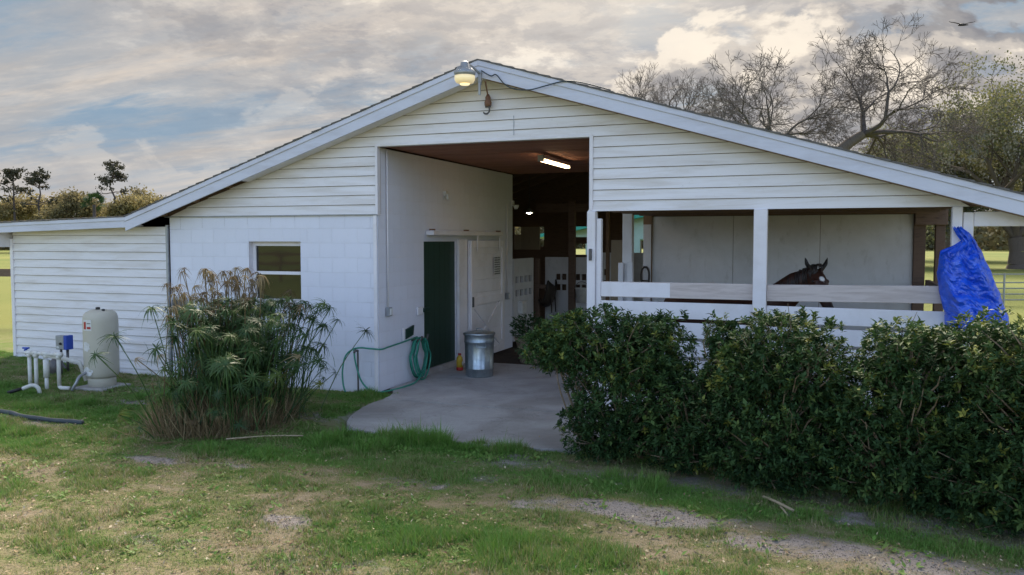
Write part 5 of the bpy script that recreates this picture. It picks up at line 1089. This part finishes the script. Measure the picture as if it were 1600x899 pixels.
bare_tree('wide low bare tree with dark twisted forks left of the leaning tree', (2.6, 32.4, 0), [((2.7, 32.4, 3.0), .28), ((2.9, 32.4, 5.2), .24), ((2.75, 32.5, 6.4), .2)], .32, 9, 7, 1.30, .55, -.008)
bare_tree('small distant bare tree rising just above the roof edge', (-7.4, 50.2, 0), [((-7.4, 50.2, 6), .2), ((-7.3, 50.2, 10.2), .12)], .25, 14, 5, 1.1, .5, .04)
bare_tree('slim distant bare tree beside the small one above the roof', (-5.2, 51.0, 0), [((-5.2, 51, 6), .2), ((-5.0, 51, 9.8), .12)], .25, 15, 5, 1.15, .5, .04)
def leafy_tree(name, label, loc, h_trunk, r, seed, maxlev, L, spread, up, mat, per, rad, size, moss=False, group=None, flat=.6, base=.5, bark='bark', ratio=.78):
    t = thing(name, label, 'tree', loc, group); T = Tree(seed); TR = Tree(seed + 1); p = Vector(loc) - Vector((0, 0, .3)); q = Vector(loc) + Vector((T.rg.uniform(-.1, .1) * h_trunk, 0, h_trunk)); TR.seg += [(p, p.lerp(q, .1), r * 1.9, r * 1.45), (p.lerp(q, .1), p.lerp(q, .25), r * 1.45, r * 1.12), (p.lerp(q, .25), p.lerp(q, .6) + Vector((r * .15, 0, 0)), r * 1.12, r * .95), (p.lerp(q, .6) + Vector((r * .15, 0, 0)), q, r * .95, r * .9)]
    d0 = (q - p).normalized(); base_a = T.rg.uniform(0, 6.28); nb = 5
    for k in range(nb):
        a = d0.orthogonal().normalized(); a = rot_about(a, d0, base_a + 6.28 * k / nb); T.grow(q, rot_about(d0, a, spread * T.rg.uniform(.7, 1.4)), r * .55, L * T.rg.uniform(.8, 1.15), 0, maxlev, spread, up, ratio, (2, 3), .2)
    rg = np.random.default_rng(seed); tips = [tuple(x[0]) for x in T.tips]
    TR.mesh('trunk', M[bark], t, 10); T.mesh('limbs', M[bark], t, 5)['kind'] = 'stuff'; cards('crown', tips, per, rad, size, mat, t, rg, flat, base=base)
    if moss: sel = [tips[i] for i in rg.choice(len(tips), int(len(tips) * .5))]; cards('hanging_moss', [(a, b, c - .6) for a, b, c in sel], 90, .32, .13, M['moss'], t, rg, 1.7, True)
leafy_tree('live_oak', 'big live oak with grey hanging moss and massive trunk by the pipe fence', (18.0, 57.5, 0), 2.2, .55, 31, 4, 3.4, .62, .03, M['oak_leaf'], 105, .65, .13, True, base=.7)
leafy_tree('live_oak', 'mossy live oak behind the right roof slope, left of the big oak', (10.5, 62.0, 0), 2.8, .6, 37, 4, 2.2, .6, .03, M['oak_leaf'], 110, .55, .13, True, base=.7)
leafy_tree('live_oak', 'rounded live oak at the far right beyond the massive trunk', (27.0, 66.0, 0), 3.0, .8, 41, 4, 3.1, .62, .02, M['oak_leaf'], 90, .65, .14, True, base=.55)
leafy_tree('live_oak', 'darker live oak filling in behind the mossy oaks', (17.0, 84.0, 0), 3.0, .8, 43, 4, 3.0, .6, .02, M['oak_leaf'], 50, .75, .24, False, base=.3)
GL = 'trees along the pasture edge behind the shed'
for k, (x, y, h, s, lab, ba, mt) in enumerate([(-100, 84, 3.0, 2.05, 'golden brown spring oak under the tall pines', .45, 'spring_leaf'), (-96, 80, 2.6, 1.9, 'olive spring oak next to the palm', .25, 'spring_leaf'), (-88.5, 84, 2.8, 2.0, 'bright golden spring oak right of the palm', .8, 'spring_leaf'), (-82, 88, 2.4, 1.75, 'low golden oak just showing above the roof kink', .6, 'spring_leaf'), (-108, 80, 2.8, 2.1, 'golden oak at the outer end of the far tree row', .6, 'spring_leaf'), (-92.5, 90, 3.0, 2.1, 'tall dull brown oak standing behind the palm', .15, 'spring_leaf'), (-76, 93, 2.4, 1.8, 'olive green oak half hidden by the gable slope', .35, 'oak_leaf')]):
    leafy_tree('oak_tree', lab, (x, y, .1), h, .3, 50 + k, 3, s, .62, .05, M[mt], 60, .62, .27, False, GL, .7, ba, 'bark_far')
def pine(label, loc, H, seed, nb, top):
    t = thing('pine_tree', label, 'tree', loc, GL); T = Tree(seed); rg = T.rg; p = Vector(loc); tips = []; x0 = p.copy(); TR = Tree(seed + 1); n = 8
    for k in range(n): q = Vector(loc) + Vector((rg.gauss(0, .08) * k / 2, 0, H * (k + 1) / n)); TR.seg.append((p, q, .28 * (1 - .85 * k / n), .28 * (1 - .85 * (k + 1) / n))); p = q
    for k in range(nb):
        f = 1 - top * rg.random() ** 1.2; b = Vector(loc) + Vector((0, 0, H * f)); a = rg.uniform(0, 6.28); L = (1 - f) * 4.5 + 1.1; L *= rg.uniform(.6, 1.1); d = Vector((math.cos(a), math.sin(a), .35)).normalized(); T.grow(b, d, .07, L * .6, 0, 1, .5, .03, .6, (2, 3), .2, 3)
    TR.mesh('trunk', M['bark_far'], t, 7); T.mesh('limbs', M['bark_far'], t, 4)['kind'] = 'stuff'; cards('crown', [tuple(x[0]) for x in T.tips], 22, .33, .26, M['pine_leaf'], t, np.random.default_rng(seed), .45)
pine('tall flat-topped pine standing above the golden oaks', (-91.2, 82.6, 0), 12.9, 71, 22, .38); pine('thin tall pine at the outer end of the tree row', (-104.6, 77.5, 0), 12.0, 73, 20, .45); pine('slightly shorter pine paired with the thin tall pine', (-101.4, 78.8, 0), 11.5, 74, 18, .45)
def palm(label, loc, H, seed):
    t = thing('palm_tree', label, 'tree', loc); MB().tube([loc, (loc[0], loc[1], H - .5)], [.28, .22], 8).build('trunk', M['bark_far'], t, True); rg = random.Random(seed); v = []; f = []
    for k in range(34):
        a = rg.uniform(0, 6.28); el = rg.uniform(-.5, 1.3); d = Vector((math.cos(a) * math.cos(el), math.sin(a) * math.cos(el), math.sin(el))); st = Vector((loc[0], loc[1], H - .4)) + d * .3; c = st + d * .8; s = d.orthogonal().normalized(); s = rot_about(s, d, rg.uniform(0, 6.28)); w = d.cross(s)
        for j in range(12):
            b = (j / 11 - .5) * 3.6; e = (d * math.cos(b) + s * math.sin(b)); L = .85 * (1 - .12 * abs(b)); n_ = w * .05; k0 = len(v); pm_ = c + e * L * .5
            v += [tuple(c), tuple(pm_ + e.cross(w) * .06), tuple(c + e * L + Vector((0, 0, -.15))), tuple(pm_ - e.cross(w) * .06)]; f.append((k0, k0 + 1, k0 + 2, k0 + 3))
    big('crown', v, f, M['palm_leaf'], t, np.repeat(np.random.default_rng(seed).random(len(v) // 4), 4))
palm('green cabbage palm in the middle of the golden far trees', (-90.5, 78.5, 0), 7.4, 3)
# far wood on the horizon: a mass nobody could count
def far_wood():
    rg = np.random.default_rng(5); n = 80000; th = rg.uniform(R(-72), R(48), n); d = rg.uniform(170, 215, n); hmax = 6.5 + 3.5 * np.sin(th * 31) * np.sin(th * 12 + 1) + 1.8 * np.sin(th * 90); z = rg.random(n) ** .8 * hmax
    c = np.stack([5.6 + d * np.sin(th), -9.7 + d * np.cos(th), z], 1); tv = [(-.4, -.5, 0), (.4, -.4, .05), (.3, .5, -.05), (-.35, .45, .06)]; tf = np.array([(0, 1, 2), (0, 2, 3)])
    V, F = scatter(tv, tf, c, frames(rg.normal(size=(n, 3)), rg.uniform(0, 6, n)), rg.uniform(.5, 1.15, n)); o = big('far_wood', V, F, M['wood_far'], None, np.repeat(np.clip(.5 + .35 * np.sin(th * 47) + rg.normal(0, .15, n), 0, 1), 4)); o['kind'] = 'stuff'; o['label'] = 'far woodland along the horizon beyond the pastures'; o['category'] = 'woodland'
far_wood()
# soaring bird
t = thing('soaring_bird', 'dark bird soaring with raised wings high in the sky', 'bird', (14.2, 58.8, 17.5)); bc = Vector((14.2, 58.8, 17.5))
MB().tube([bc + Vector((-.25, -.1, -.05)), bc + Vector((-.15, -.06, 0)), bc + Vector((.1, .04, .02)), bc + Vector((.28, .1, 0)), bc + Vector((.42, .15, 0))], [.03, .09, .10, .05, .03], 8).build('body', M['leather'], t, True)
for s in (-1, 1):
    a = Vector((.93, .33, 0)) * s; fwd = Vector((-.2, .5, 0)); v = []
    for u, w, h in ((0, .30, 0), (.3, .32, .10), (.6, .28, .17), (.85, .18, .20), (1.0, .04, .26)): p = bc + a * u * .95 + Vector((0, 0, h)); v += [tuple(p + fwd * w * .5), tuple(p - fwd * w * .5), tuple(p + Vector((0, 0, -.03)))]
    f = []
    for i in range(4): k = i * 3; f += [(k, k + 3, k + 4, k + 1), (k, k + 2, k + 5, k + 3), (k + 2, k + 1, k + 4, k + 5)]
    MB().raw(v, f).build('wing', M['leather'], t)
for o in bpy.data.objects:
    if '_w' in o: del o['_w']
